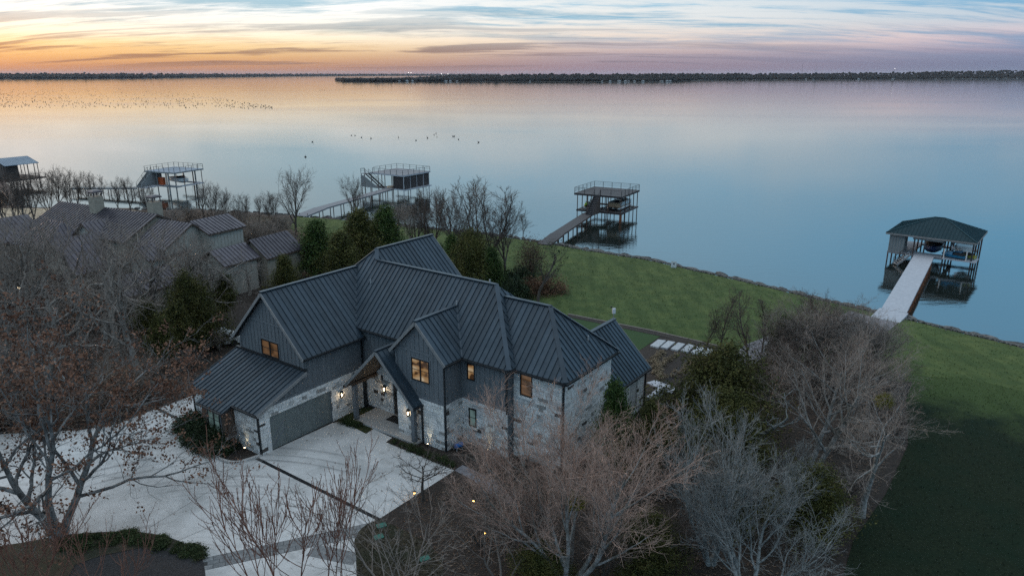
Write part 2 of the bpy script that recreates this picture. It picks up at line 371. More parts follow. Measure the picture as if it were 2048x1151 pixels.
mat('far_white', (.5, .5, .5), (.58, .58, .58), .1, .8)
mat('far_roof', (.09, .08, .08), (.14, .13, .13), .1, .8)
mat('bird_black', (.01, .01, .011), (.02, .02, .02), 2, .7)

for m in bpy.data.materials:
    if m.name in ('bulb', 'bulb_amber', 'flood', 'lit_glass', 'dim_glass', 'cool_glass'): m.cycles.emission_sampling = 'NONE'

_b = MATS['roof_dock'].node_tree.nodes['Principled BSDF']; _b.inputs['Metallic'].default_value = 0; _b.inputs['Specular IOR Level'].default_value = .2
# ------------------------------------------------------------------ helpers
SHX = np.array([-3000, -300, -93.2, -59.7, -48.9, -38.5, -30.1, -13.6, -7.0, -1.0, 4.7, 7.3, 10.0, 14.6, 17.7, 21.3, 23.8, 27.4, 31, 34.2, 37.2, 40.3, 42.6, 44.3, 46.7, 48.6, 49.7, 110, 3000.])
SHY = np.array([420, 158, 142.1, 138.2, 135.8, 132.0, 129.2, 121.1, 118.4, 115, 110.7, 109, 106.6, 103.2, 101.2, 98, 94.8, 91.2, 87, 83.2, 79.7, 76.3, 74, 71.7, 69, 66.4, 65.2, -8, -3600.])
WATER = -2.0
def shore_d(x, y): return (np.interp(x, SHX, SHY) - y) * .78
def gh(x, y):
    """height of the land; flat round the houses, falling gently to the sea wall"""
    d = shore_d(np.asarray(x, float), np.asarray(y, float))
    z = -1.0 * np.clip(1 - d / 32, 0, 1) ** 1.5
    return np.where(d < 0, np.maximum(-1.0 + d * 2.2, -4.0), z)
SP, CP = math.sin(PITCH), math.cos(PITCH)
def ray(u, v):
    a = (u - 1024) / FOC; b = (v - 575.5) / FOC
    return a, CP - b * SP, -(SP + b * CP)
def at(u, v, z):
    a, f, d = ray(u, v); t = (z - CAM_H) / d
    return Vector((a * t, f * t, z))
def gp(u, v, dz=0.0):
    z = 0.0
    for _ in range(8):
        p = at(u, v, z); z = float(gh(p.x, p.y))
    return Vector((p.x, p.y, z + dz))
def top_h(p, v):
    """height above p of a thing whose top shows at image row v"""
    a, f, d = ray(1024, v)
    return CAM_H + d * (p.y / f) - p.z

def tag(o, label=None, cat=None, group=None, kind=None):
    if label: o['label'] = label
    if cat: o['category'] = cat
    if group: o['group'] = group
    if kind: o['kind'] = kind
    return o
def empty(name, loc=(0, 0, 0), rz=0.0, label=None, cat=None, group=None, scale=1.0):
    o = bpy.data.objects.new(name, None); COL.objects.link(o); o.location = loc; o.rotation_euler = (0, 0, rz)
    o.scale = (scale,) * 3; o.empty_display_size = .3
    return tag(o, label, cat, group)
def mkobj(name, me, parent=None, loc=(0, 0, 0), rot=(0, 0, 0), scale=(1, 1, 1)):
    o = bpy.data.objects.new(name, me); COL.objects.link(o); o.parent = parent
    o.location = loc; o.rotation_euler = rot; o.scale = scale
    return o
def dup(o, parent=None, **kw):
    c = o.copy(); COL.objects.link(c); c.parent = parent if parent else o.parent
    for ch in o.children: dup(ch, c)
    for k, v in kw.items(): setattr(c, k, v)
    return c
class MB:
    """collects simple solids, then links them as one mesh object. flip=True: coordinates are (p, q, z) of a house, local y = -q"""
    def __init__(s, flip=False): s.v, s.f, s.flip = [], [], flip
    def add(s, vs, fs):
        k = len(s.v); s.v += [tuple(x) for x in vs]; s.f += [tuple(i + k for i in f) for f in fs]; return s
    def box(s, x0, x1, y0, y1, z0, z1):
        return s.add([(x, y, z) for z in (z0, z1) for y in (y0, y1) for x in (x0, x1)],
                     [(0, 2, 3, 1), (4, 5, 7, 6), (0, 1, 5, 4), (2, 6, 7, 3), (0, 4, 6, 2), (1, 3, 7, 5)])
    def prism(s, pts, off):
        n = len(pts); off = Vector(off); a = [Vector(p) for p in pts]
        return s.add(a + [p + off for p in a], [tuple(range(n))[::-1], tuple(range(n, 2 * n))] + [(i, (i + 1) % n, n + (i + 1) % n, n + i) for i in range(n)])
    def beam(s, a, b, w, h, up=(0, 0, 1)):
        a, b = Vector(a), Vector(b); d = (b - a).normalized(); up = Vector(up)
        x = d.cross(up)
        if x.length < 1e-4: x = d.cross(Vector((1, 0, 0)))
        x.normalize(); y = x.cross(d).normalized(); x *= w / 2; y *= h / 2
        return s.prism([a - x - y, a + x - y, a + x + y, a - x + y], b - a)
    def tube(s, a, b, r0, r1=None, n=8, cap=True):
        r1 = r0 if r1 is None else r1; a, b = Vector(a), Vector(b); d = (b - a).normalized()
        x = d.cross(Vector((0, 0, 1)) if abs(d.z) < .9 else Vector((1, 0, 0))).normalized(); y = d.cross(x)
        ring = lambda c, r: [c + (x * math.cos(2 * math.pi * i / n) + y * math.sin(2 * math.pi * i / n)) * r for i in range(n)]
        fs = [(i, (i + 1) % n, n + (i + 1) % n, n + i) for i in range(n)]
        if cap: fs += [tuple(range(n))[::-1], tuple(range(n, 2 * n))]
        return s.add(ring(a, r0) + ring(b, r1), fs)
    def ball(s, c, r, nu=10, nv=6):
        c = Vector(c); r = (r, r, r) if isinstance(r, (int, float)) else r; vs = [c + Vector((0, 0, -r[2]))]; fs = []
        for j in range(1, nv):
            t = -math.pi / 2 + math.pi * j / nv
            for i in range(nu):
                p = 2 * math.pi * i / nu; vs.append(c + Vector((r[0] * math.cos(t) * math.cos(p), r[1] * math.cos(t) * math.sin(p), r[2] * math.sin(t))))
        vs.append(c + Vector((0, 0, r[2]))); L = len(vs) - 1
        for i in range(nu):
            fs.append((0, 1 + (i + 1) % nu, 1 + i)); fs.append((L, L - nu + i, L - nu + (i + 1) % nu))
            for j in range(nv - 2):
                a = 1 + j * nu; fs.append((a + i, a + (i + 1) % nu, a + nu + (i + 1) % nu, a + nu + i))
        return s.add(vs, fs)
    def loft(s, rings, cap=True, closed=True):
        n = len(rings[0]); vs = [p for r in rings for p in r]; fs = []
        for j in range(len(rings) - 1):
            for i in range(n if closed else n - 1):
                fs.append((j * n + i, j * n + (i + 1) % n, (j + 1) * n + (i + 1) % n, (j + 1) * n + i))
        if cap: fs += [tuple(range(n))[::-1], tuple(range((len(rings) - 1) * n, len(rings) * n))]
        return s.add(vs, fs)
    def mesh(s, name, m, smooth=False):
        vs = [(x, -y, z) for x, y, z in s.v] if s.flip else s.v
        me = bpy.data.meshes.new(name); me.from_pydata(vs, [], s.f)
        bm = bmesh.new(); bm.from_mesh(me); bmesh.ops.recalc_face_normals(bm, faces=bm.faces); bm.to_mesh(me); bm.free()
        if m: me.materials.append(MATS[m])
        if smooth: me.polygons.foreach_set('use_smooth', [True] * len(me.polygons))
        return me
    def build(s, name, m, parent=None, loc=(0, 0, 0), rot=(0, 0, 0), smooth=False, **kw):
        return tag(mkobj(name, s.mesh(name, m, smooth), parent, loc, rot), **kw)
def B(*a, flip=False): return MB(flip).box(*a)
def patch(name, poly, m, dz, step=2.5, kind='structure', thick=0.0, cuts=()):
    """a sheet that lies on the land inside a polygon; cuts = half planes (x, y, nx, ny) to keep"""
    poly = [Vector((p[0], p[1])) for p in poly]
    xs = [p.x for p in poly]; ys = [p.y for p in poly]; pts = list(poly)
    n = len(poly); edges = [(i, (i + 1) % n) for i in range(n)]
    def inside(x, y):
        c = False; j = n - 1
        for i in range(n):
            a, b = poly[i], poly[j]
            if (a.y > y) != (b.y > y) and x < (b.x - a.x) * (y - a.y) / (b.y - a.y) + a.x: c = not c
            j = i
        return c
    if step:
        y = min(ys) + step / 2
        while y < max(ys):
            x = min(xs) + step / 2
            while x < max(xs):
                if inside(x, y): pts.append(Vector((x, y)))
                x += step
            y += step
    vs, es, fs, _, _, _ = delaunay_2d_cdt(pts, edges, [], 1, 1e-4)
    bm = bmesh.new(); bv = [bm.verts.new((v.x, v.y, 0)) for v in vs]
    for f in fs:
        try: bm.faces.new([bv[i] for i in f])
        except ValueError: pass
    for (x, y, nx, ny) in cuts:
        bmesh.ops.bisect_plane(bm, geom=bm.verts[:] + bm.edges[:] + bm.faces[:], plane_co=(x, y, 0), plane_no=(nx, ny, 0), clear_inner=True)
    if not bm.faces: bm.free(); return None
    for v in bm.verts: v.co.z = float(gh(v.co.x, v.co.y)) + dz
    bmesh.ops.recalc_face_normals(bm, faces=bm.faces)
    if bm.faces[0 if not hasattr(bm.faces, 'ensure_lookup_table') else (bm.faces.ensure_lookup_table() or 0)].normal.z < 0: bmesh.ops.reverse_faces(bm, faces=bm.faces)
    if thick:
        g = bmesh.ops.extrude_face_region(bm, geom=bm.faces[:])
        bmesh.ops.translate(bm, vec=(0, 0, thick), verts=[e for e in g['geom'] if isinstance(e, bmesh.types.BMVert)])
        bmesh.ops.recalc_face_normals(bm, faces=bm.faces)
    me = bpy.data.meshes.new(name); bm.to_mesh(me); bm.free(); me.materials.append(MATS[m])
    return tag(mkobj(name, me), kind=kind)
def P2(*px): return [tuple(gp(u, v)[:2]) for u, v in px]
def arc(pts, k=4):
    """smooth a pixel polyline (Catmull-Rom)"""
    out = []; n = len(pts)
    for i in range(n - 1):
        p0, p1, p2, p3 = pts[max(i - 1, 0)], pts[i], pts[i + 1], pts[min(i + 2, n - 1)]
        for j in range(k):
            t = j / k
            out.append(tuple(.5 * (2 * b + (c - a) * t + (2 * a - 5 * b + 4 * c - d) * t * t + (3 * b - a - 3 * c + d) * t ** 3) for a, b, c, d in zip(p0, p1, p2, p3)))
    return out + [pts[-1]]
# ------------------------------------------------------------------ land and water
def grid_sheet(name, xs, ys, m, zf):
    X, Y = np.meshgrid(xs, ys); Z = zf(X, Y); nx, ny = len(xs), len(ys)
    V = np.stack([X, Y, Z], -1).reshape(-1, 3); i = np.arange(nx * ny).reshape(ny, nx)
    F = np.stack([i[:-1, :-1], i[:-1, 1:], i[1:, 1:], i[1:, :-1]], -1).reshape(-1, 4)
    me = bpy.data.meshes.new(name); me.from_pydata(V.tolist(), [], F.tolist()); me.materials.append(MATS[m])
    me.polygons.foreach_set('use_smooth', [True] * len(me.polygons))
    return tag(mkobj(name, me), kind='structure')
gx = np.concatenate([[-3000, -1500, -700, -400, -300, -240], np.arange(-200, 130, 2.5), [140, 180, 260, 400, 800, 1600, 3000]])
gy = np.concatenate([[-3600, -2000, -1000, -500, -250, -120, -60, -20], np.arange(0, 190, 2.5), [200, 240, 300, 420, 440]])
grid_sheet('ground', gx, gy, 'litter', gh)
lx = np.concatenate([np.linspace(-30000, -400, 12), np.linspace(-300, 300, 13), np.linspace(400, 30000, 12)])
ly = np.concatenate([[-4000, -1000, 0, 60, 120, 200, 300, 500, 1000], np.linspace(2000, 40000, 16)])
grid_sheet('lake', lx, ly, 'water', lambda x, y: x * 0 + WATER)

def shore_pts(x0, x1, back, n=40):
    return [(x, float(np.interp(x, SHX, SHY)) - back) for x in np.linspace(x0, x1, n)]
# mown lawn behind the house, round to the right of the pier
mulch_line = P2((1139, 631), (1200, 640), (1300, 661), (1431, 692))
LAWN = shore_pts(-40, 49.7, 1.9, 40) + [(60, 50.5), (64, 40), (50, 46), (38, 56)] + P2((1800, 765), (1700, 735), (1600, 735), (1520, 715)) + mulch_line[::-1] + [(2, 66), (-8, 72), (-20, 88), (-30, 104), (-37, 118)]
patch('lawn', LAWN, 'lawn', .03)
FIELD = [(38, 56), (50, 46), (64, 40), (110, -11), (80, -30), (30, -30), (13.5, 20), (15, 28), (18.5, 33.5), (22.5, 38), (27, 44), (30.5, 51), (34.5, 57)]
patch('field', FIELD, 'rough_grass_dimmed', .028)
# sparse brown turf left of the lawn, gravel clearing in the woods
patch('dry_lawn', [(-40, 128.6), (-37, 118), (-30, 104), (-20, 88), (-30, 84), (-45, 100), (-52, 120), (-50, 131)], 'dead_grass', .03)
patch('gravel_clearing', P2((150, 770), (215, 700), (290, 672), (360, 660), (400, 690), (330, 735), (260, 775), (190, 800)), 'gravel_brown', .03)
patch('dry_shore', [(-110, 139), (-92, 138.8), (-72, 136.6), (-74, 118), (-100, 112), (-115, 120)], 'straw', .03)
# synthetic turf, mulch strip and edging along the back terrace
patch('turf', P2((1120, 628), (1139, 635), (1300, 667), (1322, 672), (1268, 708), (1200, 720), (1110, 690)), 'turf', .035, 1.5)
patch('mulch_strip', P2((1135, 629), (1300, 661), (1440, 693), (1440, 699), (1415, 697), (1322, 673), (1136, 634)), 'mulch', .055, 1.5)
patch('edging_strip', P2((1137, 627.6), (1300, 659.6), (1436, 690.8), (1436, 692.6), (1300, 661.2), (1136, 629.2)), 'edging', .075, 1.5)
patch('garden_bed', P2((1322, 674), (1440, 700), (1470, 745), (1400, 800), (1300, 830), (1240, 800), (1262, 712)), 'mulch', .045, 1.5)
for a, b in (((1342, 716), (1292, 748)), ((1376, 722), (1328, 768))):      # dark trenches between the rows
    p, q = gp(*a), gp(*b); d = (q - p).normalized(); s = Vector((-d.y, d.x, 0)) * .22
    patch('bed_furrow', [(p + s)[:2], (q + s)[:2], (q - s)[:2], (p - s)[:2]], 'mulch_dark', .065, 0)
# ------------------------------------------------------------------ driveway
u1 = arc([(412, 1160), (408, 1128), (400, 1111), (387, 1096), (357, 1081), (317, 1069), (248, 1062), (129, 1069), (60, 1082), (-60, 1100)])
DRIVE = u1 + [(-160, 1060), (-160, 880), (0, 868), (160, 860), (235, 848), (300, 822), (345, 806), (395, 787), (402, 818)] \
    + arc([(345, 868), (360, 877), (391, 893), (438, 919), (469, 926), (500, 919), (523, 911)], 3) \
    + [(665, 845.5), (683, 842.5), (732, 867), (747, 857.5), (784, 875), (772, 884), (909, 940.5), (757, 1038), (735, 1047), (722, 1056)] \
    + arc([(715, 1066), (708, 1085), (712, 1120), (714, 1180)])
DW = P2(*DRIVE)
a, b = gp(525, 922), gp(757, 1038)
patch('drive_base', DW, 'joint', .0045, 0)
dr = (b - a).normalized(); dn = Vector((-dr.y, dr.x, 0))            # dn points to the garage side
def keep(p, n, g): return (p.x + n.x * g, p.y + n.y * g, n.x, n.y)
j1 = gp(426, 977); j2 = gp(584, 985); jb = gp(560, 1084); j3 = gp(250, 935)
band_a, band_b = gp(411, 1115), gp(722, 1049); bn = (band_b - band_a).normalized(); bn = Vector((-bn.y, bn.x, 0))
low_a = band_a - bn * 1.05
cross = dn.cross(Vector((0, 0, 1)))
def concrete(cuts): patch('concrete_slab', DW, 'concrete', .02, 3, thick=0.0, cuts=cuts)
concrete([keep(a, dn, .13)])                                             # apron by the garage
ra, rb = gp(400, 993), gp(508, 927); r1 = (rb - ra).normalized(); r1n = Vector((-r1.y, r1.x, 0))
sa, sb = gp(400, 1062), gp(584, 985); s1 = (sb - sa).normalized(); s1n = Vector((-s1.y, s1.x, 0))
ca, cb = gp(400, 967), gp(505, 1023); c1 = (cb - ca).normalized(); c1n = Vector((-c1.y, c1.x, 0))
G_ = .012
main = [keep(a, -dn, .13), keep(band_a, bn, G_)]
for c in ([keep(ra, r1n, G_)], [keep(ra, -r1n, G_), keep(sa, s1n, G_), keep(ca, c1n, G_)], [keep(ra, -r1n, G_), keep(sa, s1n, G_), keep(ca, -c1n, G_)],
          [keep(sa, -s1n, G_), keep(ca, c1n, G_)], [keep(sa, -s1n, G_), keep(ca, -c1n, G_)]):
    concrete(main + c)
concrete([keep(low_a, -bn, G_), keep(a, -dn, .13)])
patch('trench_drain', [tuple((a + dn * .12)[:2]), tuple((b + dn * .12)[:2]), tuple((b - dn * .12)[:2]), tuple((a - dn * .12)[:2])], 'drain', .012, 0)
# grey paver band across the drive, paver by paver
pb = bpy.data.meshes.new('paver'); pm = MB().box(-.5, .5, -.5, .5, 0, 1).mesh('paver', 'paver_grey')
bd = (band_b - band_a).normalized(); L_ = (band_b - band_a).length + 1.0
band = tag(mkobj('paver_band', MB().prism([band_a - bd * .3, band_b + bd * .6, band_b + bd * .6 - bn * 1.05, band_a - bd * .3 - bn * 1.05], (0, 0, .008)).mesh('paver_band', 'joint')), kind='structure')
k = 0
for r_ in range(3):
    x = -.2 + (.3 if r_ % 2 else 0)
    while x < L_ - .5:
        w = .58; c = band_a + bd * (x + w / 2) - bn * (.18 + .345 * r_)
        o = mkobj('paver', pm, band, (c.x, c.y, .008), (0, 0, math.atan2(bd.y, bd.x)), (w - .02, .325, .016 + .006 * rnd.random())); x += w + .005; k += 1
# a second, curving band meets it near the right kerb
q0, q1 = gp(622, 1099), gp(714, 1118)
d2 = (q1 - q0).normalized(); n2_ = Vector((-d2.y, d2.x, 0))
patch('paver_path', [tuple((q0 + n2_ * .5)[:2]), tuple((q1 + n2_ * .5)[:2]), tuple((q1 - n2_ * .5)[:2]), tuple((q0 - n2_ * .5)[:2])], 'paver_grey', .027, 0)
# planting beds
patch('island_bed', P2(*(u1[:-4] + [(60, 1084), (-60, 1110), (-60, 1230), (412, 1230)])), 'mulch_dark', .03, 2)
patch('island_grass', P2(*([(392, 1098), (357, 1082), (317, 1070), (248, 1063), (129, 1070), (60, 1083), (-60, 1102), (-60, 1200), (110, 1200), (150, 1130), (200, 1112), (300, 1092), (340, 1096), (378, 1104)])), 'dead_grass', .05, 1.5)
patch('entry_bed', P2((683, 842), (732, 866.5), (747, 857.5), (745, 815), (700, 815)), 'ground_plant', .03, 1)
patch('front_bed', P2((772, 884.5), (784, 875.5), (832, 890), (905, 905), (980, 900), (1000, 960), (909, 940)), 'mulch', .03, 1)
patch('corner_bed', P2((403, 820), (346, 868), (361, 877), (392, 893), (439, 919), (470, 925.5), (500, 918.5), (522, 910)), 'mulch', .03, 1)
patch('right_bed', P2((909, 941), (757, 1038.5), (790, 1075), (850, 1110), (880, 1180), (1060, 1180), (1060, 960), (1000, 940)), 'mulch', .028, 2)
patch('brown_lawn', P2(*([(735, 1048), (757, 1039), (790, 1052), (850, 1082), (885, 1120), (890, 1200), (715, 1200)] + [(713, 1120), (709, 1085), (716, 1066), (723, 1057)])), 'dead_grass', .05, 1.5)
patch('stone_path', P2((909, 941), (945, 960), (1010, 1010), (1040, 1012), (985, 958), (925, 930)), 'flagstone', .045, 0)
# kerb along the corner bed
kb = P2(*arc([(330, 858), (345, 868), (361, 877), (392, 893), (439, 919), (470, 926), (501, 919), (523, 911)], 4))
mb = MB()
for (x0, y0), (x1, y1) in zip(kb[:-1], kb[1:]): mb.beam((x0, y0, .07), (x1, y1, .07), .2, .16)
mb.build('kerb', 'porch_concrete', kind='structure')
# paved walk from the garden to the pier, flagstones
walk = [gp(1462, 722), gp(1520, 690), gp(1600, 675), gp(1690, 655), gp(1760, 652)]
WALK = P2((1445, 730), (1490, 690), (1560, 664), (1640, 652), (1700, 622), (1768, 640), (1796, 646), (1770, 668), (1740, 672), (1690, 672), (1600, 690), (1530, 712), (1490, 745))
patch('flagstone_walk', WALK, 'flagstone', .06, 2)
# ------------------------------------------------------------------ the lake house: p runs into the depth, q towards the right, local y = -q
HA = R(54)
house = empty('lake_house', (-16.61, 42.58, 0), HA, 'large dark grey lake house with white stone base and blue grey metal roofs', 'house')
def hw(p, q, z=0.0):       # house to world
    return Vector((-16.61 + p * math.cos(HA) + q * math.sin(HA), 42.58 + p * math.sin(HA) - q * math.cos(HA), z))
def H(): return MB(True)
def clip_poly(pts, k, c, keep_ge):
    out = []; n = len(pts)
    for i in range(n):
        a, b = pts[i], pts[(i + 1) % n]; da = a[k] - c; db = b[k] - c
        if not keep_ge: da, db = -da, -db
        if da >= 0: out.append(a)
        if (da >= 0) != (db >= 0):
            t = da / (da - db); out.append(tuple(x + (y - x) * t for x, y in zip(a, b)))
    return out
NPANEL = [0]
def roof_plane(roof, poly, down, m='roof_metal', w=.42, single=True, lift=.0, seam=.05, mir=True, phase=0.0):
    """standing seam panels over a sloped polygon; down = downhill direction in plan"""
    down = Vector((down[0], down[1], 0)).normalized(); e = Vector((-down.y, down.x, 0))
    P = [Vector(p) for p in poly]
    n = (P[1] - P[0]).cross(P[2] - P[0]).normalized()
    if n.z < 0: n = -n
    slope = (down - n * down.dot(n)).normalized(); o = P[0]
    st = [((p - o).dot(e), (p - o).dot(slope)) for p in P]
    back = lambda s_, t_, h=0.0: o + e * s_ + slope * t_ + n * (h + lift)
    s0, s1 = min(a for a, _ in st), max(a for a, _ in st)
    joined = MB(mir); s = s0 + phase
    if phase: s -= w
    while s < s1 - 1e-4:
        a, b = max(s, s0), min(s + w, s1)
        pl = clip_poly(clip_poly(st, 0, a, True), 0, b, False)
        if len(pl) >= 3 and b - a > .02:
            mb = MB(mir) if single else joined
            mb.prism([back(x, t, .012 + .003 * rnd.random()) for x, t in pl], -n * .03)
            ts = [t for x, t in pl if abs(x - a) < 1e-3]
            if len(ts) >= 2 and a > s0 + .05 and max(ts) - min(ts) > .08:
                mb.beam(back(a, min(ts) + .02, .02 + seam / 2), back(a, max(ts) - .01, .02 + seam / 2), .045, seam, n)
            if single and NPANEL[0] < 296: mb.build('roof_panel', m, roof); NPANEL[0] += 1
            elif single: joined.add(mb.v, mb.f)
        s += w
    if joined.v: joined.build('roof_sheets', m, roof, kind='stuff')
def roof(name, polys, deck, **kw):
    """a roof part: its deck slab, with panels as children"""
    mb = H()
    for po in polys:
        P = [Vector(p) for p in po]
        mb.prism([p - Vector((0, 0, .03)) for p in P], (0, 0, -deck))
    return mb.build(name, 'gutter', house)
def line_part(name, segs, w, h, m, parent=None, up=(0, 0, 1)):
    mb = H()
    for a, b in segs: mb.beam(a, b, w, h, up)
    return mb.build(name, m, parent or house)

# --- roofs.  All pitches are 45 degrees but the lean-to
E1 = 9.71 - 4.035
garage_r = [(3.64, -3.635, 9.71), (12.43, -3.635, 9.71), (9.05, -.25, 6.33), (9.23, .4, E1), (3.64, .4, E1)]
garage_l = [(3.64, -3.635, 9.71), (12.43, -3.635, 9.71), (12.43, -7.67, E1), (3.64, -7.67, E1)]
main_f = [(9.05, -.25, 6.33), (12.43, -3.635, 9.71), (13.72, -2.6, 11.0), (13.05, -1.93, 10.33), (13.05, 9.73, 10.33), (9.05, 13.73, 6.33)]
main_h = [(13.05, 9.73, 10.33), (9.05, 13.73, 6.33), (17.05, 13.73, 6.33)]
main_b = [(13.05, -1.93, 10.33), (13.05, 9.73, 10.33), (17.05, 13.73, 6.33), (17.58, 2.6, 5.8)]
back_r = [(13.72, -2.6, 11.0), (20.2, -2.6, 11.0), (20.2, 2.6, 5.8), (17.58, 2.6, 5.8), (13.05, -1.93, 10.33)]
back_l = [(13.72, -2.6, 11.0), (20.2, -2.6, 11.0), (20.2, -7.6, 6.0), (12.43, -7.6, 6.0), (12.43, -3.89, 9.71)]
right_f = [(9.65, 13.8, 6.25), (13.03, 10.46, 9.63), (13.03, 14.15, 9.63), (9.65, 17.53, 6.25)]
right_h = [(13.03, 14.15, 9.63), (9.65, 17.53, 6.25), (16.41, 17.53, 6.25)]
right_b = [(13.03, 10.46, 9.63), (13.03, 14.15, 9.63), (16.41, 17.53, 6.25), (16.41, 13.8, 6.25)]
low_r = [(15.0, 14.4, 6.4), (21.65, 14.4, 6.4), (21.65, 17.55, 3.25), (15.3, 17.55, 3.25)]
low_l = [(15.0, 14.4, 6.4), (21.65, 14.4, 6.4), (21.65, 11.25, 3.25), (15.3, 11.25, 3.25)]
dorm_r = [(7.33, 7.4, 8.8), (11.52, 7.4, 8.8), (9.05, 9.87, 6.33), (7.33, 9.87, 6.33)]
dorm_l = [(7.33, 7.4, 8.8), (11.52, 7.4, 8.8), (9.05, 4.93, 6.33), (7.33, 4.93, 6.33)]
porch_l = [(6.6, 4.3, 6.25), (9.3, 4.3, 6.25), (9.3, 1.05, 3.0), (6.6, 1.05, 3.0)]
porch_r = [(6.6, 4.3, 6.25), (9.3, 4.3, 6.25), (9.3, 5.19, 5.36), (7.58, 5.19, 5.36), (7.58, 7.6, 2.95), (6.6, 7.6, 2.95)]
LZ = lambda p: 3.04 + .401 * (p + .22)
lean = [(3.95, -7.75, LZ(3.95)), (3.95, .3, LZ(3.95)), (-.22, .3, LZ(-.22)), (-.22, -2.4, LZ(-.22)), (-.98, -2.4, LZ(-.98)), (-.98, -5.45, LZ(-.98)), (-.22, -5.45, LZ(-.22)), (-.22, -7.75, LZ(-.22))]
rf = roof('garage_roof', [garage_r, garage_l], .14)
roof_plane(rf, garage_r, (0, 1)); roof_plane(rf, garage_l, (0, -1), single=False)
line_part('ridge_cap', [((3.6, -3.635, 9.76), (12.43, -3.635, 9.76))], .3, .07, 'roof_metal', rf)
rf = roof('main_roof', [main_f, main_h, main_b], .14)
roof_plane(rf, main_f, (-1, 0)); roof_plane(rf, main_h, (0, 1)); roof_plane(rf, main_b, (1, 0), single=False)
line_part('ridge_cap', [((13.05, -1.95, 10.385), (13.05, 9.75, 10.385))], .3, .06, 'roof_metal', rf)
line_part('hip_cap', [((13.05, 9.73, 10.4), (9.05, 13.73, 6.4))], .3, .06, 'roof_metal', rf, (-.6, .6, .8))
line_part('valley_flashing', [((12.43, -3.6, 9.72), (9.05, -.22, 6.34))], .34, .02, 'roof_metal', rf, (-.6, .6, .8))
rf = roof('back_wing_roof', [back_r, back_l], .14)
roof_plane(rf, back_r, (0, 1)); roof_plane(rf, back_l, (0, -1), single=False)
line_part('ridge_cap', [((13.72, -2.6, 11.05), (20.25, -2.6, 11.05))], .3, .07, 'roof_metal', rf)
line_part('hip_cap', [((13.72, -2.6, 11.06), (13.05, -1.93, 10.4))], .3, .06, 'roof_metal', rf, (-.6, .6, .8))
line_part('hip_trim', [((12.43, -3.8, 9.76), (13.72, -2.6, 11.06))], .2, .06, 'roof_metal', rf, (-.6, -.6, .8))
rf = roof('right_roof', [right_f, right_h, right_b], .14)
roof_plane(rf, right_f, (-1, 0)); roof_plane(rf, right_h, (0, 1)); roof_plane(rf, right_b, (1, 0), single=False)
line_part('ridge_cap', [((13.03, 10.45, 9.685), (13.03, 14.17, 9.685))], .3, .06, 'roof_metal', rf)
line_part('hip_cap', [((13.03, 14.15, 9.7), (9.65, 17.53, 6.32))], .3, .06, 'roof_metal', rf, (-.6, .6, .8))
line_part('hip_cap', [((13.03, 14.15, 9.7), (16.41, 17.53, 6.32))], .3, .06, 'roof_metal', rf, (.6, .6, .8))
rf = roof('low_roof', [low_r, low_l], .14)
roof_plane(rf, low_r, (0, 1)); roof_plane(rf, low_l, (0, -1), single=False)
line_part('ridge_cap', [((15.0, 14.4, 6.45), (21.7, 14.4, 6.45))], .3, .07, 'roof_metal', rf)
rf = roof('dormer_roof', [dorm_r, dorm_l], .12)
roof_plane(rf, dorm_r, (0, 1), lift=.012); roof_plane(rf, dorm_l, (0, -1), lift=.012)
line_part('ridge_cap', [((7.3, 7.4, 8.86), (11.56, 7.4, 8.86))], .28, .07, 'roof_metal', rf)
line_part('valley_flashing', [((11.5, 7.42, 8.83), (9.05, 9.87, 6.38))], .3, .02, 'roof_metal', rf, (-.6, .6, .8))
rf = roof('porch_roof', [porch_l, [(6.6, 4.3, 6.25), (9.3, 4.3, 6.25), (9.3, 5.19, 5.36), (6.6, 5.19, 5.36)], [(6.6, 5.19, 5.36), (7.58, 5.19, 5.36), (7.58, 7.6, 2.95), (6.6, 7.6, 2.95)]], .12)
roof_plane(rf, porch_r, (0, 1)); roof_plane(rf, porch_l, (0, -1))
line_part('ridge_cap', [((6.56, 4.3, 6.3), (9.3, 4.3, 6.3))], .26, .06, 'roof_metal', rf)
rf = roof('lean_to_roof', [[(3.95, -7.75, LZ(3.95)), (3.95, .3, LZ(3.95)), (-.22, .3, LZ(-.22)), (-.22, -7.75, LZ(-.22))], [(-.22, -2.4, LZ(-.22)), (-.98, -2.4, LZ(-.98)), (-.98, -5.45, LZ(-.98)), (-.22, -5.45, LZ(-.22))]], .14)
roof_plane(rf, lean, (-1, 0))
line_part('apron_flashing', [((3.93, -7.7, LZ(3.95) + .06), (3.93, .28, LZ(3.95) + .06))], .22, .1, 'gutter', rf)
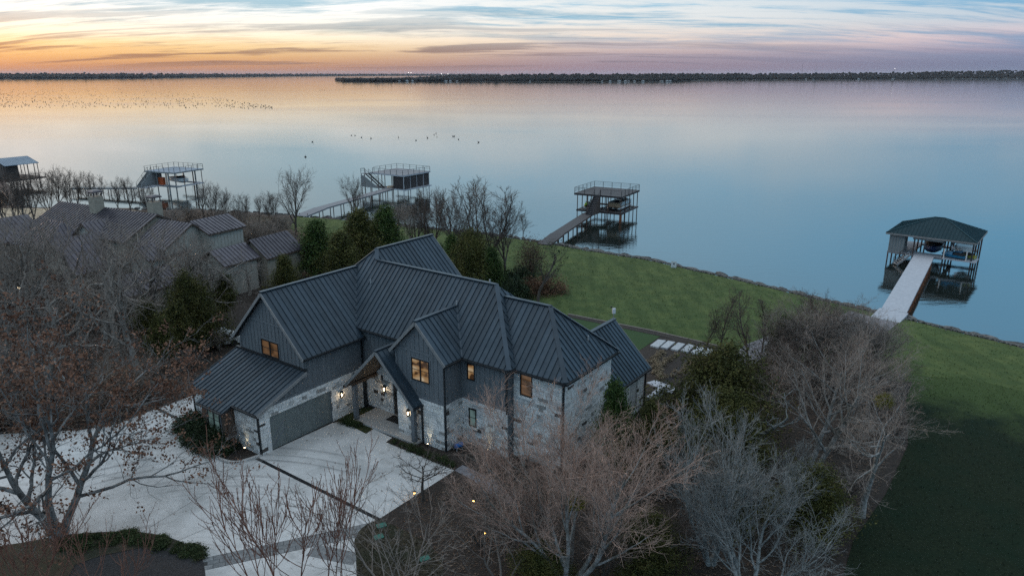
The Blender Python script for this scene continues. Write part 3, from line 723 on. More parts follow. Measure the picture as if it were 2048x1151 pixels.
# --- rake boards, eave trim and gutters
def rake(parent, a, b): line_part('rake_board', [(a, b)], .05, .2, 'trim', parent)
for pts in (((3.61, -3.635, 9.6), (3.61, .42, E1 - .1)), ((3.61, -3.635, 9.6), (3.61, -7.69, E1 - .1)), ((7.3, 7.4, 8.7), (7.3, 9.89, 6.22)), ((7.3, 7.4, 8.7), (7.3, 4.91, 6.22)),
            ((6.57, 4.3, 6.15), (6.57, 7.62, 2.85)), ((6.57, 4.3, 6.15), (6.57, 1.03, 2.9)), ((21.68, 14.4, 6.3), (21.68, 17.57, 3.15)), ((20.23, -2.6, 10.9), (20.23, 2.6, 5.7)),
            ((-.22, .32, LZ(-.22) - .1), (3.95, .32, LZ(3.95) - .1))): rake(house, *pts)
def gut(a, b): line_part('gutter', [(a, b)], .12, .12, 'gutter')
for pts in (((3.7, .47, E1 - .07), (9.25, .47, E1 - .07)), ((8.98, 0.4, 6.24), (8.98, 4.9, 6.24)), ((8.98, 9.95, 6.24), (8.98, 13.75, 6.24)), ((9.0, 13.79, 6.24), (9.6, 13.79, 6.24)), ((9.58, 13.85, 6.16), (9.58, 17.55, 6.16)),
            ((9.6, 17.6, 6.16), (16.4, 17.6, 6.16)), ((15.3, 17.62, 3.16), (21.65, 17.62, 3.16)), ((7.35, 9.94, 6.24), (9.0, 9.94, 6.24)), ((6.62, 7.67, 2.87), (7.55, 7.67, 2.87)), ((-.29, -2.45, LZ(-.22) - .08), (-.29, .3, LZ(-.22) - .08)),
            ((-1.05, -5.45, LZ(-.98) - .08), (-1.05, -2.4, LZ(-.98) - .08)), ((-.29, -7.75, LZ(-.22) - .08), (-.29, -5.5, LZ(-.22) - .08))): gut(*pts)
def spout(p, q, z1, z0=.05):
    H().box(p - .05, p + .05, q - .05, q + .05, z0, z1).build('downspout', 'gutter', house)
spout(-.06, .1, 2.9); spout(9.12, .14, 5.6); spout(7.5, 9.66, 6.1); spout(9.85, 17.28, 6.1); spout(21.45, 17.3, 3.1); spout(9.2, 13.42, 6.1, 3.2); spout(-.06, -7.4, 2.85); spout(7.45, 7.62, 2.8)
# --- walls
w_g = H().prism([(4.0, -7.27, 0), (4.0, 0, 0), (4.0, 0, 5.9), (4.0, -3.635, 9.52), (4.0, -7.27, 5.9)], (9, 0, 0)).build('garage_wall', 'siding', house)
w_l = H().prism([(.02, -7.3, 0), (4.0, -7.3, 0), (4.0, -7.3, 4.58), (.02, -7.3, 2.98)], (0, 7.3, 0)).build('lean_to_wall', 'siding', house)
w_m = H().box(9.4, 16.9, -1.5, 13.4, 0, 6.2).build('main_wall', 'siding', house)
w_b = H().prism([(19.9, -7.2, 0), (19.9, 2.2, 0), (19.9, 2.2, 6.0), (19.9, -2.6, 10.8), (19.9, -7.2, 6.2)], (-5, 0, 0)).build('back_wall', 'siding', house)
w_n = H().box(10.0, 16.05, 13.4, 17.12, 0, 6.15).build('right_wall', 'mortar', house)
w_r = H().prism([(21.35, 11.6, 0), (21.35, 17.15, 0), (21.35, 17.15, 3.4), (21.35, 14.4, 6.2), (21.35, 11.6, 3.4)], (-5.3, 0, 0)).build('low_wall', 'mortar', house)
w_e = H().prism([(7.62, 5.22, 0), (7.62, 9.5, 0), (7.62, 9.5, 6.45), (7.62, 7.4, 8.6), (7.62, 5.22, 6.45)], (3.0, 0, 0)).build('dormer_wall', 'siding', house)
# board and batten
BT = {}
def batten(wall, p, q, z0, z1, face):
    key = face
    if key not in BT: BT[key] = (H().box(-.03, 0, -.025, .025, 0, 1) if face == 'p' else H().box(-.025, .025, 0, .03, 0, 1)).mesh('batten', 'batten')
    mkobj('batten', BT[key], wall, (p, -q, z0), scale=(1, 1, z1 - z0))
def band_board(wall, a, b, h=.22): line_part('band_board', [(a, b)], .05, h, 'batten', wall)
q = -7.06
while q < -.1:
    top = 9.4 - abs(q + 3.635) - .08; zs = LZ(4.0) + .06
    win = -4.75 < q < -2.55
    if win: batten(w_g, 4.0, q, 6.2, min(top, 7.3), 'p')
    else: batten(w_g, 4.0, q, zs, min(top, 7.3), 'p')
    if top > 7.6: batten(w_g, 4.0, q, 7.46, top, 'p')
    q += .41
band_board(w_g, (3.98, -5.9, 7.38), (3.98, -1.4, 7.38), .14)
p = .55
while p < 9.2:
    z0 = 3.32; z1 = (LZ(p) - .2) if p < 4.0 else 5.6
    if z1 - z0 > .1: batten(w_g if p > 4 else w_l, p, 0, z0, z1, 'q')
    p += .41
band_board(w_g, (0.9, .02, 3.24), (9.3, .02, 3.24), .18)
q = .4
while q < 4.9: batten(w_m, 9.4, q, 3.4, 6.1, 'p'); q += .41
q = 5.4
while q < 9.5:
    top = 8.45 - abs(q - 7.4) - .06
    inw = 6.55 < q < 8.45
    if inw: batten(w_e, 7.62, q, 3.5, 4.4, 'p'); batten(w_e, 7.62, q, 6.24, 6.52, 'p')
    else: batten(w_e, 7.62, q, 3.5, min(top, 6.52), 'p')
    if top > 6.8: batten(w_e, 7.62, q, 6.66, top, 'p')
    q += .4
band_board(w_e, (7.6, 5.25, 6.59), (7.6, 9.5, 6.59), .13); band_board(w_e, (7.6, 5.25, 3.4), (7.6, 9.5, 3.4), .24)
p = 7.95
while p < 9.3: batten(w_e, p, 9.5, 3.5, 6.1, 'q'); p += .41
q = 9.85
while q < 13.3:
    if not 9.95 < q < 10.8: batten(w_m, 9.4, q, 3.5, 6.1, 'p')
    q += .41
band_board(w_m, (9.38, 9.55, 3.4), (9.38, 13.4, 3.4), .24)
for (wl, p, q, z0, z1) in ((w_g, 3.98, -.06, 4.6, 5.6), (w_g, 3.98, -7.2, 4.6, 5.5), (w_e, 7.6, 9.44, 3.3, 6.3), (w_e, 7.6, 5.28, 3.3, 6.3), (w_m, 9.38, 13.34, 3.3, 6.1)):
    H().box(p - .03, p + .02, q - .07, q + .07, z0, z1).build('corner_board', 'batten', wl)
# --- stone facing: courses of ashlar laid out stone by stone
STONE_N = [0]; UNIT = []
for i in range(5):
    r_ = random.Random(i); bm = bmesh.new(); bmesh.ops.create_cube(bm, size=1)
    bmesh.ops.bevel(bm, geom=bm.edges[:], offset=.035, segments=1, affect='EDGES')
    for v in bm.verts: v.co += Vector((r_.uniform(-.02, .02), r_.uniform(-.02, .02), r_.uniform(-.03, .03)))
    me = bpy.data.meshes.new('stone'); bm.to_mesh(me); bm.free(); me.materials.append(MATS['limestone']); UNIT.append(me)
def stone_wall(face, c, a0, a1, z0, z1, holes=(), single=True, seed=1, name='stone_facing', top=None, parent=None, m='mortar', mj='limestone_joined', base=.03, flipm=True):
    r_ = random.Random(seed)
    sgn = -1 if face == 'p' else 1
    mb = MB(flipm)
    zs = sorted(set([z0, z1] + [z for h in holes for z in (h[2], h[3]) if z0 < z < z1])); rows = []
    for lo, hi in zip(zs[:-1], zs[1:]):
        n = max(1, round((hi - lo) / .23)); ws = [r_.choice((.8, 1.0, 1.25)) for _ in range(n)]; t = sum(ws); z = lo
        for w in ws: rows.append((z, z + (hi - lo) * w / t)); z += (hi - lo) * w / t
    def segs(zm):
        out = [(a0, a1)]
        for h in holes:
            if h[2] - 1e-6 <= zm <= h[3] + 1e-6:
                out = [s for (x, y) in out for s in ((x, min(y, h[0])), (max(x, h[1]), y)) if s[1] - s[0] > .03]
        return out
    for (lo, hi) in rows:                                # backing
        for (x, y) in segs((lo + hi) / 2):
            if face == 'p': mb.box(c - base, c + .02, x, y, lo, hi)
            else: mb.box(x, y, c - .02, c + base, lo, hi)
    wall = mb.build(name, m, parent or house)
    jm = MB(flipm); hold = 0
    for (lo, hi) in rows:
        for (x, y) in segs((lo + hi) / 2):
            a = x
            while a < y - .02:
                w = r_.choice((.24, .34, .42, .5, .62, .8)) * r_.uniform(.85, 1.1)
                if y - (a + w) < .18: w = y - a
                am = a + w / 2; d = r_.uniform(.05, .085); zm = (lo + hi) / 2
                if top is None or hi < top(am) + .1:
                    if single and STONE_N[0] < 299:
                        off = sgn * (base + d / 2 - .01)
                        loc = (c + off, -am, zm) if face == 'p' else (am, -(c + off), zm)
                        sc = (d, w - .016, hi - lo - .016) if face == 'p' else (w - .016, d, hi - lo - .016)
                        mkobj('stone', r_.choice(UNIT), wall, loc, scale=sc); STONE_N[0] += 1
                    else:
                        o1 = base - .01; g = .008
                        if face == 'p': jm.box(c - o1 - d, c - o1, a + g, a + w - g, lo + g, hi - g)
                        else: jm.box(a + g, a + w - g, c + o1, c + o1 + d, lo + g, hi - g)
                a += w
    if jm.v: jm.build('stone_courses', mj, wall, kind='stuff')
    return wall
stone_wall('q', 0, 0.06, 9.3, 0, 3.16, [(.84, 6.0, 0, 2.45)], seed=3, top=lambda p: LZ(p) - .12 if p < .6 else 9, name='garage_stone')
stone_wall('p', 9.4, .1, 5.1, .15, 3.6, [(3.0, 4.25, .15, 2.62)], seed=5, name='entry_stone')
stone_wall('p', 7.62, 5.24, 9.5, 0, 3.28, [], seed=7, name='dormer_stone')
stone_wall('q', 9.5, 7.62, 9.36, 0, 3.28, [], seed=9, name='recess_stone')
stone_wall('p', 0.02, -7.3, -.03, 0, 2.85, [(-5.35, -2.5, 0, 2.85)], seed=11, name='lean_to_stone')
stone_wall('p', 9.4, 9.52, 13.38, 0, 3.28, [(10.15, 10.82, 1.36, 2.74)], seed=13, name='recess_back_stone')
stone_wall('q', 17.12, 10.0, 16.05, 0, 6.1, [], single=False, seed=15, name='right_end_stone')
stone_wall('p', 10.0, 13.45, 17.1, 0, 6.1, [(13.95, 14.92, 4.45, 6.05)], single=False, seed=17, name='right_front_stone')
stone_wall('q', 17.15, 16.1, 21.35, 0, 3.2, [(19.1, 20.3, .3, 2.9)], single=False, seed=19, name='low_end_stone')
stone_wall('q', 0.0, 9.28, 9.34, 0, .2, [], single=False, seed=21, name='plinth_stone') if False else None
# --- openings
def window(face, c, a0, a1, z0, z1, nx, nz, glass, trim=True, thick=.08, wallm='black_frame'):
    sgn = -1 if face == 'p' else 1
    def bx(mb, x0, x1, lo, hi, o0, o1):
        if face == 'p': return mb.box(min(c + sgn * o0, c + sgn * o1), max(c + sgn * o0, c + sgn * o1), x0, x1, lo, hi)
        return mb.box(x0, x1, min(c + sgn * o0, c + sgn * o1), max(c + sgn * o0, c + sgn * o1), lo, hi)
    f = H(); t = .075
    for (x0, x1, lo, hi) in ((a0, a0 + t, z0, z1), (a1 - t, a1, z0, z1), (a0 + t, a1 - t, z0, z0 + t), (a0 + t, a1 - t, z1 - t, z1)): bx(f, x0, x1, lo, hi, -.03, thick)
    for i in range(1, nx):
        x = a0 + (a1 - a0) * i / nx; bx(f, x - .06, x + .06, z0 + t, z1 - t, -.03, thick - .012)
    fr = f.build('window', wallm, house)
    for i in range(nx):
        for k in range(nz):
            x0 = a0 + (a1 - a0) * i / nx + (.06 if i else t); x1 = a0 + (a1 - a0) * (i + 1) / nx - (.06 if i < nx - 1 else t)
            lo = z0 + t + (z1 - z0 - 2 * t) * k / nz; hi = z0 + t + (z1 - z0 - 2 * t) * (k + 1) / nz
            bx(H(), x0, x1, lo + (.012 if k else 0), hi - (.012 if k < nz - 1 else 0), .012, .022).build('pane', glass, fr)
    for k in range(1, nz):
        z = z0 + t + (z1 - z0 - 2 * t) * k / nz; bx(H(), a0 + t, a1 - t, z - .016, z + .016, .024, .05).build('muntin', wallm, fr)
    if trim:
        f = H(); w = .1
        for (x0, x1, lo, hi) in ((a0 - w, a0, z0 - w, z1 + w), (a1, a1 + w, z0 - w, z1 + w), (a0, a1, z1, z1 + w), (a0, a1, z0 - w, z0)): bx(f, x0, x1, lo, hi, -.02, .04)
        f.build('window_trim', 'batten', fr)
    return fr
window('p', 4.0, -4.62, -2.65, 4.86, 6.05, 2, 2, 'dim_glass')
window('p', 7.62, 6.7, 8.3, 4.52, 6.12, 2, 2, 'lit_glass')
window('p', 9.4, 10.06, 10.7, 4.75, 5.92, 1, 2, 'lit_glass')
window('p', 9.37, 10.17, 10.8, 1.4, 2.7, 1, 2, 'cool_glass', False)
window('p', 9.98, 13.97, 14.9, 4.47, 6.03, 1, 2, 'dim_glass', False)
H().box(9.8, 9.97, 13.85, 15.0, 4.33, 4.46).build('window_sill', 'limestone', house)
H().box(9.2, 9.37, 10.05, 10.92, 1.26, 1.39).build('window_sill', 'limestone', house)
# bay with a big window in the lean-to
bay = H().prism([(-.72, -5.3, .7), (.0, -5.3, .7), (.0, -5.3, 3.02), (-.72, -5.3, 2.8)], (0, 2.75, 0)).build('window_bay', 'wood_dark', house)
H().box(-.82, .02, -5.4, -2.45, 0, .7).build('bay_base', 'limestone', bay)
H().box(-.9, -.0, -5.48, -2.38, .7, .8).build('bay_sill', 'porch_concrete', bay)
window('p', -.72, -4.62, -3.15, .95, 2.62, 2, 2, 'cool_glass', True)
# garage door: four leaves with chevron boards
gd = H().box(.86, 5.98, -.06, -.03, .02, 2.43).build('garage_door', 'gutter', house)
for i in range(4):
    a = .885 + i * 1.275; lf = H()
    for (x0, x1, z0, z1) in ((a, a + .1, .03, 2.42), (a + 1.145, a + 1.24, .03, 2.42), (a + .1, a + 1.145, .03, .14), (a + .1, a + 1.145, 2.31, 2.42)): lf.box(x0, x1, -.019, .02, z0, z1)
    leaf = lf.build('door_panel', 'door_paint', gd)
    w0, w1 = a + .105, a + 1.14; sg = 1 if i % 2 == 0 else -1
    z = -.9
    while z < 2.4:
        pl = [(w0, -.018, z + (0 if sg > 0 else 1.0)), (w1, -.018, z + (1.0 if sg > 0 else 0)), (w1, -.018, z + .145 + (1.0 if sg > 0 else 0)), (w0, -.018, z + .145 + (0 if sg > 0 else 1.0))]
        pl = clip_poly(clip_poly(pl, 2, .145, True), 2, 2.305, False)
        if len(pl) > 2: H().prism(pl, (0, .016 + .014 * rnd.random(), 0)).build('board', 'door_paint', leaf)
        z += .178
line_part('door_frame', [((.8, .03, 0), (.8, .03, 2.5)), ((6.04, .03, 0), (6.04, .03, 2.5)), ((.77, .03, 2.5), (6.07, .03, 2.5))], .1, .1, 'batten', gd, (1, 0, 0))
# entry: floor, posts, ceiling, door
H().box(6.95, 9.38, 1.15, 5.2, 0, .15).box(6.95, 7.56, 5.2, 7.35, 0, .15).build('porch_floor', 'porch_concrete', house)
for q in (1.35, 7.12):
    H().box(7.02, 7.3, q - .15, q + .15, .15, 2.86).build('porch_post', 'batten', house)
for p in (8.2, 9.12):
    H().box(p - .1, p + .1, .14, .34, 0, 3.1).build('porch_post', 'gutter', house)
for (a, b) in (((6.75, 4.3, 6.02), (6.75, 1.2, 2.95)), ((6.75, 4.3, 6.02), (6.75, 7.4, 2.9))):
    pass
cl = H()
for i in range(16):
    p0 = 6.66 + i * .168
    cl.prism([(p0, 4.3, 6.04), (p0 + .155, 4.3, 6.04), (p0 + .155, 1.25, 2.98), (p0, 1.25, 2.98)], (0, 0, .04))
    q1 = 5.16 if p0 > 7.4 else 7.35
    cl.prism([(p0, 4.3, 6.04), (p0 + .155, 4.3, 6.04), (p0 + .155, q1, 10.34 - q1), (p0, q1, 10.34 - q1)], (0, 0, .04))
cl.build('porch_ceiling', 'wood_soffit', house)
H().beam((6.9, 1.35, 2.95), (9.35, 1.35, 2.95), .2, .24).build('porch_beam', 'wood_dark', house)
H().prism([(9.36, 1.3, 3.62), (9.36, 4.95, 3.62), (9.36, 4.95, 5.4), (9.36, 4.3, 6.0), (9.36, 1.3, 3.62)][:4], (-.05, 0, 0)).build('porch_gable', 'wood_soffit', house)
ed = H().box(9.36, 9.42, 3.02, 4.2, .16, 2.6).build('entry_door', 'wood_dark', house)
for q in (3.12, 3.58): H().box(9.33, 9.355, q, q + .42, .3, 2.48).build('door_panel', 'dark_glass', ed)
H().box(9.3, 9.34, 3.53, 3.57, 1.0, 1.35).build('handle', 'galv', ed)
tag(H().box(8.3, 9.15, 3.15, 4.6, .155, .18).build('door_mat', 'rubber', None), 'dark rubber doormat on the porch floor before the entry door', 'doormat')
dm = bpy.data.objects['door_mat']; dm.location = house.location; dm.rotation_euler = (0, 0, HA)
# wall lanterns
def lantern(p, q, z, face):
    dxy = (-.13, 0) if face == 'p' else (0, .13)
    c = (p + dxy[0], q + dxy[1])
    mb = H().box(p - .04, p + .04, q - .04, q + .04, z - .25, z + .12)
    mb.beam((p, q, z + .1), (c[0], c[1], z + .34), .03, .03); mb.tube((c[0], c[1], z + .18), (c[0], c[1], z + .36), .17, .03, 6)
    for i in range(6):
        a = i * math.pi / 3; mb.tube((c[0] + .12 * math.cos(a), c[1] + .12 * math.sin(a), z + .2), (c[0] + .08 * math.cos(a), c[1] + .08 * math.sin(a), z - .2), .012, n=4)
    mb.tube((c[0], c[1], z - .23), (c[0], c[1], z - .19), .09, n=6)
    lt = mb.build('lantern', 'black_frame', house)
    H().tube((c[0], c[1], z - .12), (c[0], c[1], z + .1), .035, .03, 6).build('bulb', 'bulb', lt)
    l = bpy.data.lights.new('lantern_light', 'POINT'); l.energy = 5.0; l.color = (1, .74, .45); l.shadow_soft_size = .05
    lo = mkobj('lantern_light', l, house, (c[0] + (-.16 if face == 'p' else 0), -(c[1] + (.16 if face == 'q' else 0)), z))
lantern(6.87, .1, 1.85, 'q'); lantern(9.3, 2.24, 1.98, 'p'); lantern(7.52, 6.35, 1.95, 'p')
# roof vents
for (p, q, z) in ((11.6, -1.2, 8.9), (13.0, 9.2, 10.3), (14.2, 16.4, 7.4), (11.5, 7.45, 8.8)):
    H().tube((p, q, z), (p, q, z + .35), .05, n=8).build('vent_pipe', 'galv', house)
# uplights on the stone
def uplight(p, q, label, face='p'):
    w = hw(p, q, 0); z = float(gh(w.x, w.y))
    mb = MB().tube((0, 0, 0), (0, 0, .16), .02, n=6).tube((0, 0, .14), (.02, .03, .27), .045, .055, 8)
    o = mb.build('garden_spotlight', 'black_frame', None, (w.x, w.y, z)); tag(o, label, 'spotlight', 'spotlights at the foot of the stone walls')
    MB().tube((.02, .03, .272), (.021, .032, .28), .05, n=8).build('lens', 'bulb', o)
    l = bpy.data.lights.new('spot_light', 'SPOT'); l.energy = 14; l.color = (1, .84, .52); l.spot_size = R(48); l.spot_blend = .8; l.shadow_soft_size = .03
    lo = mkobj('spot_light', l, o, (.02, .03, .3))
    tgt = hw(p + .35, q, 1.3) - w if face == 'p' else hw(p, q - .35, 1.3) - w
    lo.rotation_euler = Vector((tgt.x, tgt.y, tgt.z)).to_track_quat('-Z', 'Y').to_euler()
uplight(-.35, -1.34, 'small lit spotlight by the corner of the lean-to stone wall')
uplight(7.25, 8.2, 'small lit spotlight under the stone wall right of the porch')
uplight(9.05, 11.9, 'small lit spotlight by the stone wall behind the pinkish tree')
# ------------------------------------------------------------------ the neighbour's stone house behind the bare trees (same p, q convention)
NA = R(62)
nb = empty('stone_house', (-45, 75, 0), NA, 'tan stone house with brown metal roofs half hidden behind bare trees at left', 'house')
def nw(p, q, z=0): return Vector((-45 + p * math.cos(NA) + q * math.sin(NA), 75 + p * math.sin(NA) - q * math.cos(NA), z))
def n_roof(name, planes, deck=.18, w=.52):
    mb = H()
    for po, _ in planes: mb.prism([Vector(p) - Vector((0, 0, .03)) for p in po], (0, 0, -deck))
    r_ = mb.build(name, 'wood_dark', nb)
    for po, dn_ in planes: roof_plane(r_, po, dn_, 'roof_brown', w, single=False, seam=.06)
    return r_
def n_gable(name, p0, p1, qc, hw_, zr, ze, along, m='tan_wall', ov=.35, deck=.18):
    """gable block with its ridge along p or q"""
    k = (zr - ze) / (hw_ + ov)
    if along == 'p':
        pl = [([(p0 - ov, qc, zr), (p1 + ov, qc, zr), (p1 + ov, qc + hw_ + ov, ze), (p0 - ov, qc + hw_ + ov, ze)], (0, 1)), ([(p0 - ov, qc, zr), (p1 + ov, qc, zr), (p1 + ov, qc - hw_ - ov, ze), (p0 - ov, qc - hw_ - ov, ze)], (0, -1))]
        wall = H().prism([(p0, qc - hw_, 0), (p0, qc + hw_, 0), (p0, qc + hw_, zr - k * hw_ - .22), (p0, qc, zr - .22), (p0, qc - hw_, zr - k * hw_ - .22)], (p1 - p0, 0, 0))
    else:
        pl = [([(qc, p0 - ov, zr), (qc, p1 + ov, zr), (qc - hw_ - ov, p1 + ov, ze), (qc - hw_ - ov, p0 - ov, ze)], (-1, 0)), ([(qc, p0 - ov, zr), (qc, p1 + ov, zr), (qc + hw_ + ov, p1 + ov, ze), (qc + hw_ + ov, p0 - ov, ze)], (1, 0))]
        wall = H().prism([(qc - hw_, p0, 0), (qc + hw_, p0, 0), (qc + hw_, p0, zr - k * hw_ - .22), (qc, p0, zr - .22), (qc - hw_, p0, zr - k * hw_ - .22)], (0, p1 - p0, 0))
    n_roof(name + '_roof', pl, deck)
    return wall.build(name + '_wall', m, nb)
n_gable('main', -19.3, -1.0, 8.8, 4.3, 8.5, 6.05, 'q')
n_gable('side', .2, 5.0, 8.7, 3.6, 8.0, 5.75, 'q', 'cream_siding')
n_gable('wing', 9.8, 14.6, 4.0, 2.6, 8.0, 6.75, 'p', 'cream_siding')
n_gable('low_wing', 13.8, 19.2, 8.8, 2.3, 5.5, 3.5, 'p', 'tan_wall')
n_gable('front', -.6, 6.0, -5.9, 3.6, 6.7, 3.3, 'p', 'tan_wall')
n_gable('left', -3.5, 5.0, -21.0, 3.4, 7.3, 5.0, 'p', 'tan_wall')
n_gable('gate', -2.2, 4.2, 5.9, 2.5, 4.3, 2.8, 'p', 'tan_wall')
n_gable('porch', 1.5, 5.6, -13.0, 1.5, 4.6, 3.4, 'p')
n_gable('dormer', 4.2, 8.0, -7.5, 1.5, 7.7, 6.3, 'p', 'cream_siding')
n_gable('right_porch', 3.2, 8.0, 3.2, 1.6, 6.2, 4.9, 'p', 'cream_siding')
n_gable('end_wing', 8.5, 13.0, 8.2, 2.0, 5.2, 3.7, 'p', 'cream_siding')
# hip roofed bay between the left gable and the front gable
n_roof('hip_roof', [([(3.8, -14.1, 7.5), (3.8, -11.2, 7.5), (.4, -9.4, 5.0), (.4, -16.6, 5.0)], (-1, 0)), ([(3.8, -14.1, 7.5), (.4, -16.6, 5.0), (6.0, -16.6, 5.0)], (0, -1)), ([(3.8, -11.2, 7.5), (.4, -9.4, 5.0), (6.0, -9.4, 5.0)], (0, 1))])
H().box(.8, 5.5, -16.2, -9.8, 0, 4.95).build('hip_wall', 'tan_wall', nb)
# stone courses on the visible fronts
for args in ((('p', -3.5, -24.4, -17.6, 0, 5.1), [(-21.8, -20.2, 2.6, 4.4)], 1), (('p', .8, -16.2, -9.8, 0, 4.9), [(-15.4, -14.0, 1.8, 4.2), (-12.2, -10.8, 1.8, 4.2)], 2), (('p', -.6, -9.5, -2.3, 0, 3.4), [(-7.4, -4.4, 0, 3.0)], 3), (('p', -2.2, 3.4, 8.4, 0, 2.9), [], 4)):
    stone_wall(*args[0], args[1], single=False, seed=40 + args[2], name='stone_front', parent=nb, mj='tan_stone', m='tan_wall', base=.02)
def n_win(p, q0, q1, z0, z1, m='dark_glass'):
    f = H().box(p - .06, p, q0, q0 + .1, z0, z1).box(p - .06, p, q1 - .1, q1, z0, z1).box(p - .06, p, q0 + .1, q1 - .1, z1 - .1, z1).box(p - .06, p, q0 + .1, q1 - .1, z0, z0 + .1).build('window', 'wood_dark', nb)
    H().box(p - .03, p - .01, q0 + .1, q1 - .1, z0 + .1, z1 - .1).build('pane', m, f)
for a in ((-3.52, -21.8, -20.2, 2.6, 4.4), (.78, -15.4, -14.0, 1.8, 4.2), (.78, -12.2, -10.8, 1.8, 4.2), (-.62, -7.4, -4.4, .1, 3.0), (5.0, 1.2, 2.6, 1.2, 3.2), (9.78, 3.0, 4.6, 5.2, 6.5), (-3.52, -20.3, -18.6, .2, 2.2)): n_win(*a)
for q in (5.9, 6.9, 7.9):      # cream gable: battens
    pass
bt = H()
for i in range(10): bt.box(9.9 + i * .48, 9.96 + i * .48, 6.6, 6.64, 3.0, 6.6)
for i in range(14): bt.box(5.2 + i * .5, 5.26 + i * .5, 5.0, 5.04, 0.2, 5.3)
bt.build('battens', 'cream_siding', nb)
def chimney(p, q, z0, z1):
    c = H().box(p - .6, p + .6, q - .6, q + .6, z0, z1).build('chimney', 'tan_wall', nb)
    f = H()
    for dp in (-.5, .5):
        for dq in (-.5, .5): f.box(p + dp - .04, p + dp + .04, q + dq - .04, q + dq + .04, z1, z1 + .5)
    f.prism([(p - .66, q - .66, z1 + .5), (p + .66, q - .66, z1 + .5), (p + .66, q + .66, z1 + .5), (p - .66, q + .66, z1 + .5)], (0, 0, .1))
    f.loft([[(p - .66, q - .66, z1 + .62), (p + .66, q - .66, z1 + .62), (p + .66, q + .66, z1 + .62), (p - .66, q + .66, z1 + .62)], [(p - .4, q - .4, z1 + .78), (p + .4, q - .4, z1 + .78), (p + .4, q + .4, z1 + .78), (p - .4, q + .4, z1 + .78)]])
    f.build('chimney_cap', 'roof_brown', c)
chimney(8.2, -11.0, 6, 9.9); chimney(10.2, -2.9, 6, 9.6)
for (x, y, z) in ((-52.9, 74.2, 2.2), (-50.3, 72.7, 2.2)):
    p_ = Vector((x, y, 0)) - Vector((-45, 75, 0)); pp = p_.x * math.cos(NA) + p_.y * math.sin(NA); qq = p_.x * math.sin(NA) - p_.y * math.cos(NA)
    lp = H().box(pp - .1, pp + .1, qq - .1, qq + .1, 1.9, 2.5).box(pp - .06, pp + .06, qq - .06, qq + .06, 0, 1.9).build('yard_lantern', 'black_frame', nb)
    H().ball((pp - .14, qq, 2.2), .13, 8, 5).build('bulb', 'bulb', lp)
# parked car glimpsed between the trunks
cp = gp(436, 690)
car = empty('parked_car', cp, R(25), 'white car parked between the trees left of the grey house', 'car')
prof = [(-2.2, .55), (-2.15, .85), (-1.5, .95), (-.9, 1.42), (.7, 1.45), (1.35, .98), (2.1, .88), (2.25, .55)]
mb = MB(); mb.loft([[(x, s * (.88 - (.16 if z > 1.2 else 0)), zz) for (x, z) in prof for zz in (z,)] for s in (-1, 1)], True)
mb.box(-2.2, 2.22, -.87, .87, .3, .6); mb.build('body', 'boat_white', car)
MB().prism([(-1.35, -.9, .95), (-.88, -.76, 1.36), (.66, -.76, 1.38), (1.2, -.9, .98)], (0, 1.7, 0)).build('windows', 'dark_glass', car)
for x in (-1.35, 1.35):
    for s in (-1, 1): MB().tube((x, s * .74, .33), (x, s * .92, .33), .33, n=14).build('wheel', 'rubber', car)
for s in (-1, 1): MB().box(2.2, 2.27, s * .62 - .18, s * .62 + .18, .66, .8).build('headlight', 'lamp_glass', car)
# ------------------------------------------------------------------ sea wall of rocks along the shore
sw = empty('sea_wall', (0, 0, 0), 0, 'low sea wall of dark boulders along the water edge', 'sea wall')
ROCK = []
for i in range(6):
    r_ = random.Random(50 + i); bm = bmesh.new(); bmesh.ops.create_icosphere(bm, subdivisions=2, radius=.5)
    ax = [Vector((r_.gauss(0, 1), r_.gauss(0, 1), r_.gauss(0, 1))).normalized() for _ in range(9)]
    for v in bm.verts:
        for a in ax:
            d = v.co.dot(a)
            if d > .36: v.co -= a * (d - .36)
    me = bpy.data.meshes.new('rock'); bm.to_mesh(me); bm.free(); me.materials.append(MATS['boulder']); ROCK.append(me)
xs = np.concatenate([np.linspace(-75, 0, 300), np.linspace(0, 52, 400)])
pts = [(x, float(np.interp(x, SHX, SHY))) for x in xs]; acc = 0; nxt = 0; nrock = 0
for (x0, y0), (x1, y1) in zip(pts[:-1], pts[1:]):
    acc += math.hypot(x1 - x0, y1 - y0)
    if acc >= nxt:
        L = rnd.choice((.8, 1.1, 1.5, 2.0)) * rnd.uniform(.85, 1.1) * (1.0 if x0 < 12 else 1.25)
        ang = math.atan2(y1 - y0, x1 - x0)
        mkobj('rock', rnd.choice(ROCK), sw, (x0, y0 + .15 + rnd.uniform(-.15, .15), -1.18 + rnd.uniform(-.1, .12)), (rnd.uniform(-.12, .12), rnd.uniform(-.1, .1), ang + rnd.uniform(-.15, .15)), (L * 1.02, .8 * rnd.uniform(.8, 1.15), rnd.uniform(.55, .85)))
        nxt = acc + L * .86; nrock += 1
        if nrock > 170: break
mb = MB()
for i in range(5200):                     # loose rubble between rocks and grass
    x = rnd.uniform(-20, 52); y = float(np.interp(x, SHX, SHY)) - .4 - abs(rnd.gauss(0, .6)); s = rnd.uniform(.06, .13)
    if x < 8 and rnd.random() < .7: continue
    z = float(gh(x, y)); a = rnd.random() * 3
    mb.prism([(x + s * math.cos(a + k), y + s * math.sin(a + k), z - .03) for k in (0, 1.6, 3.1, 4.6)], (rnd.uniform(-.03, .03), rnd.uniform(-.03, .03), s * .8 + .04))
o = mb.build('loose_rubble', 'riprap', kind='stuff')

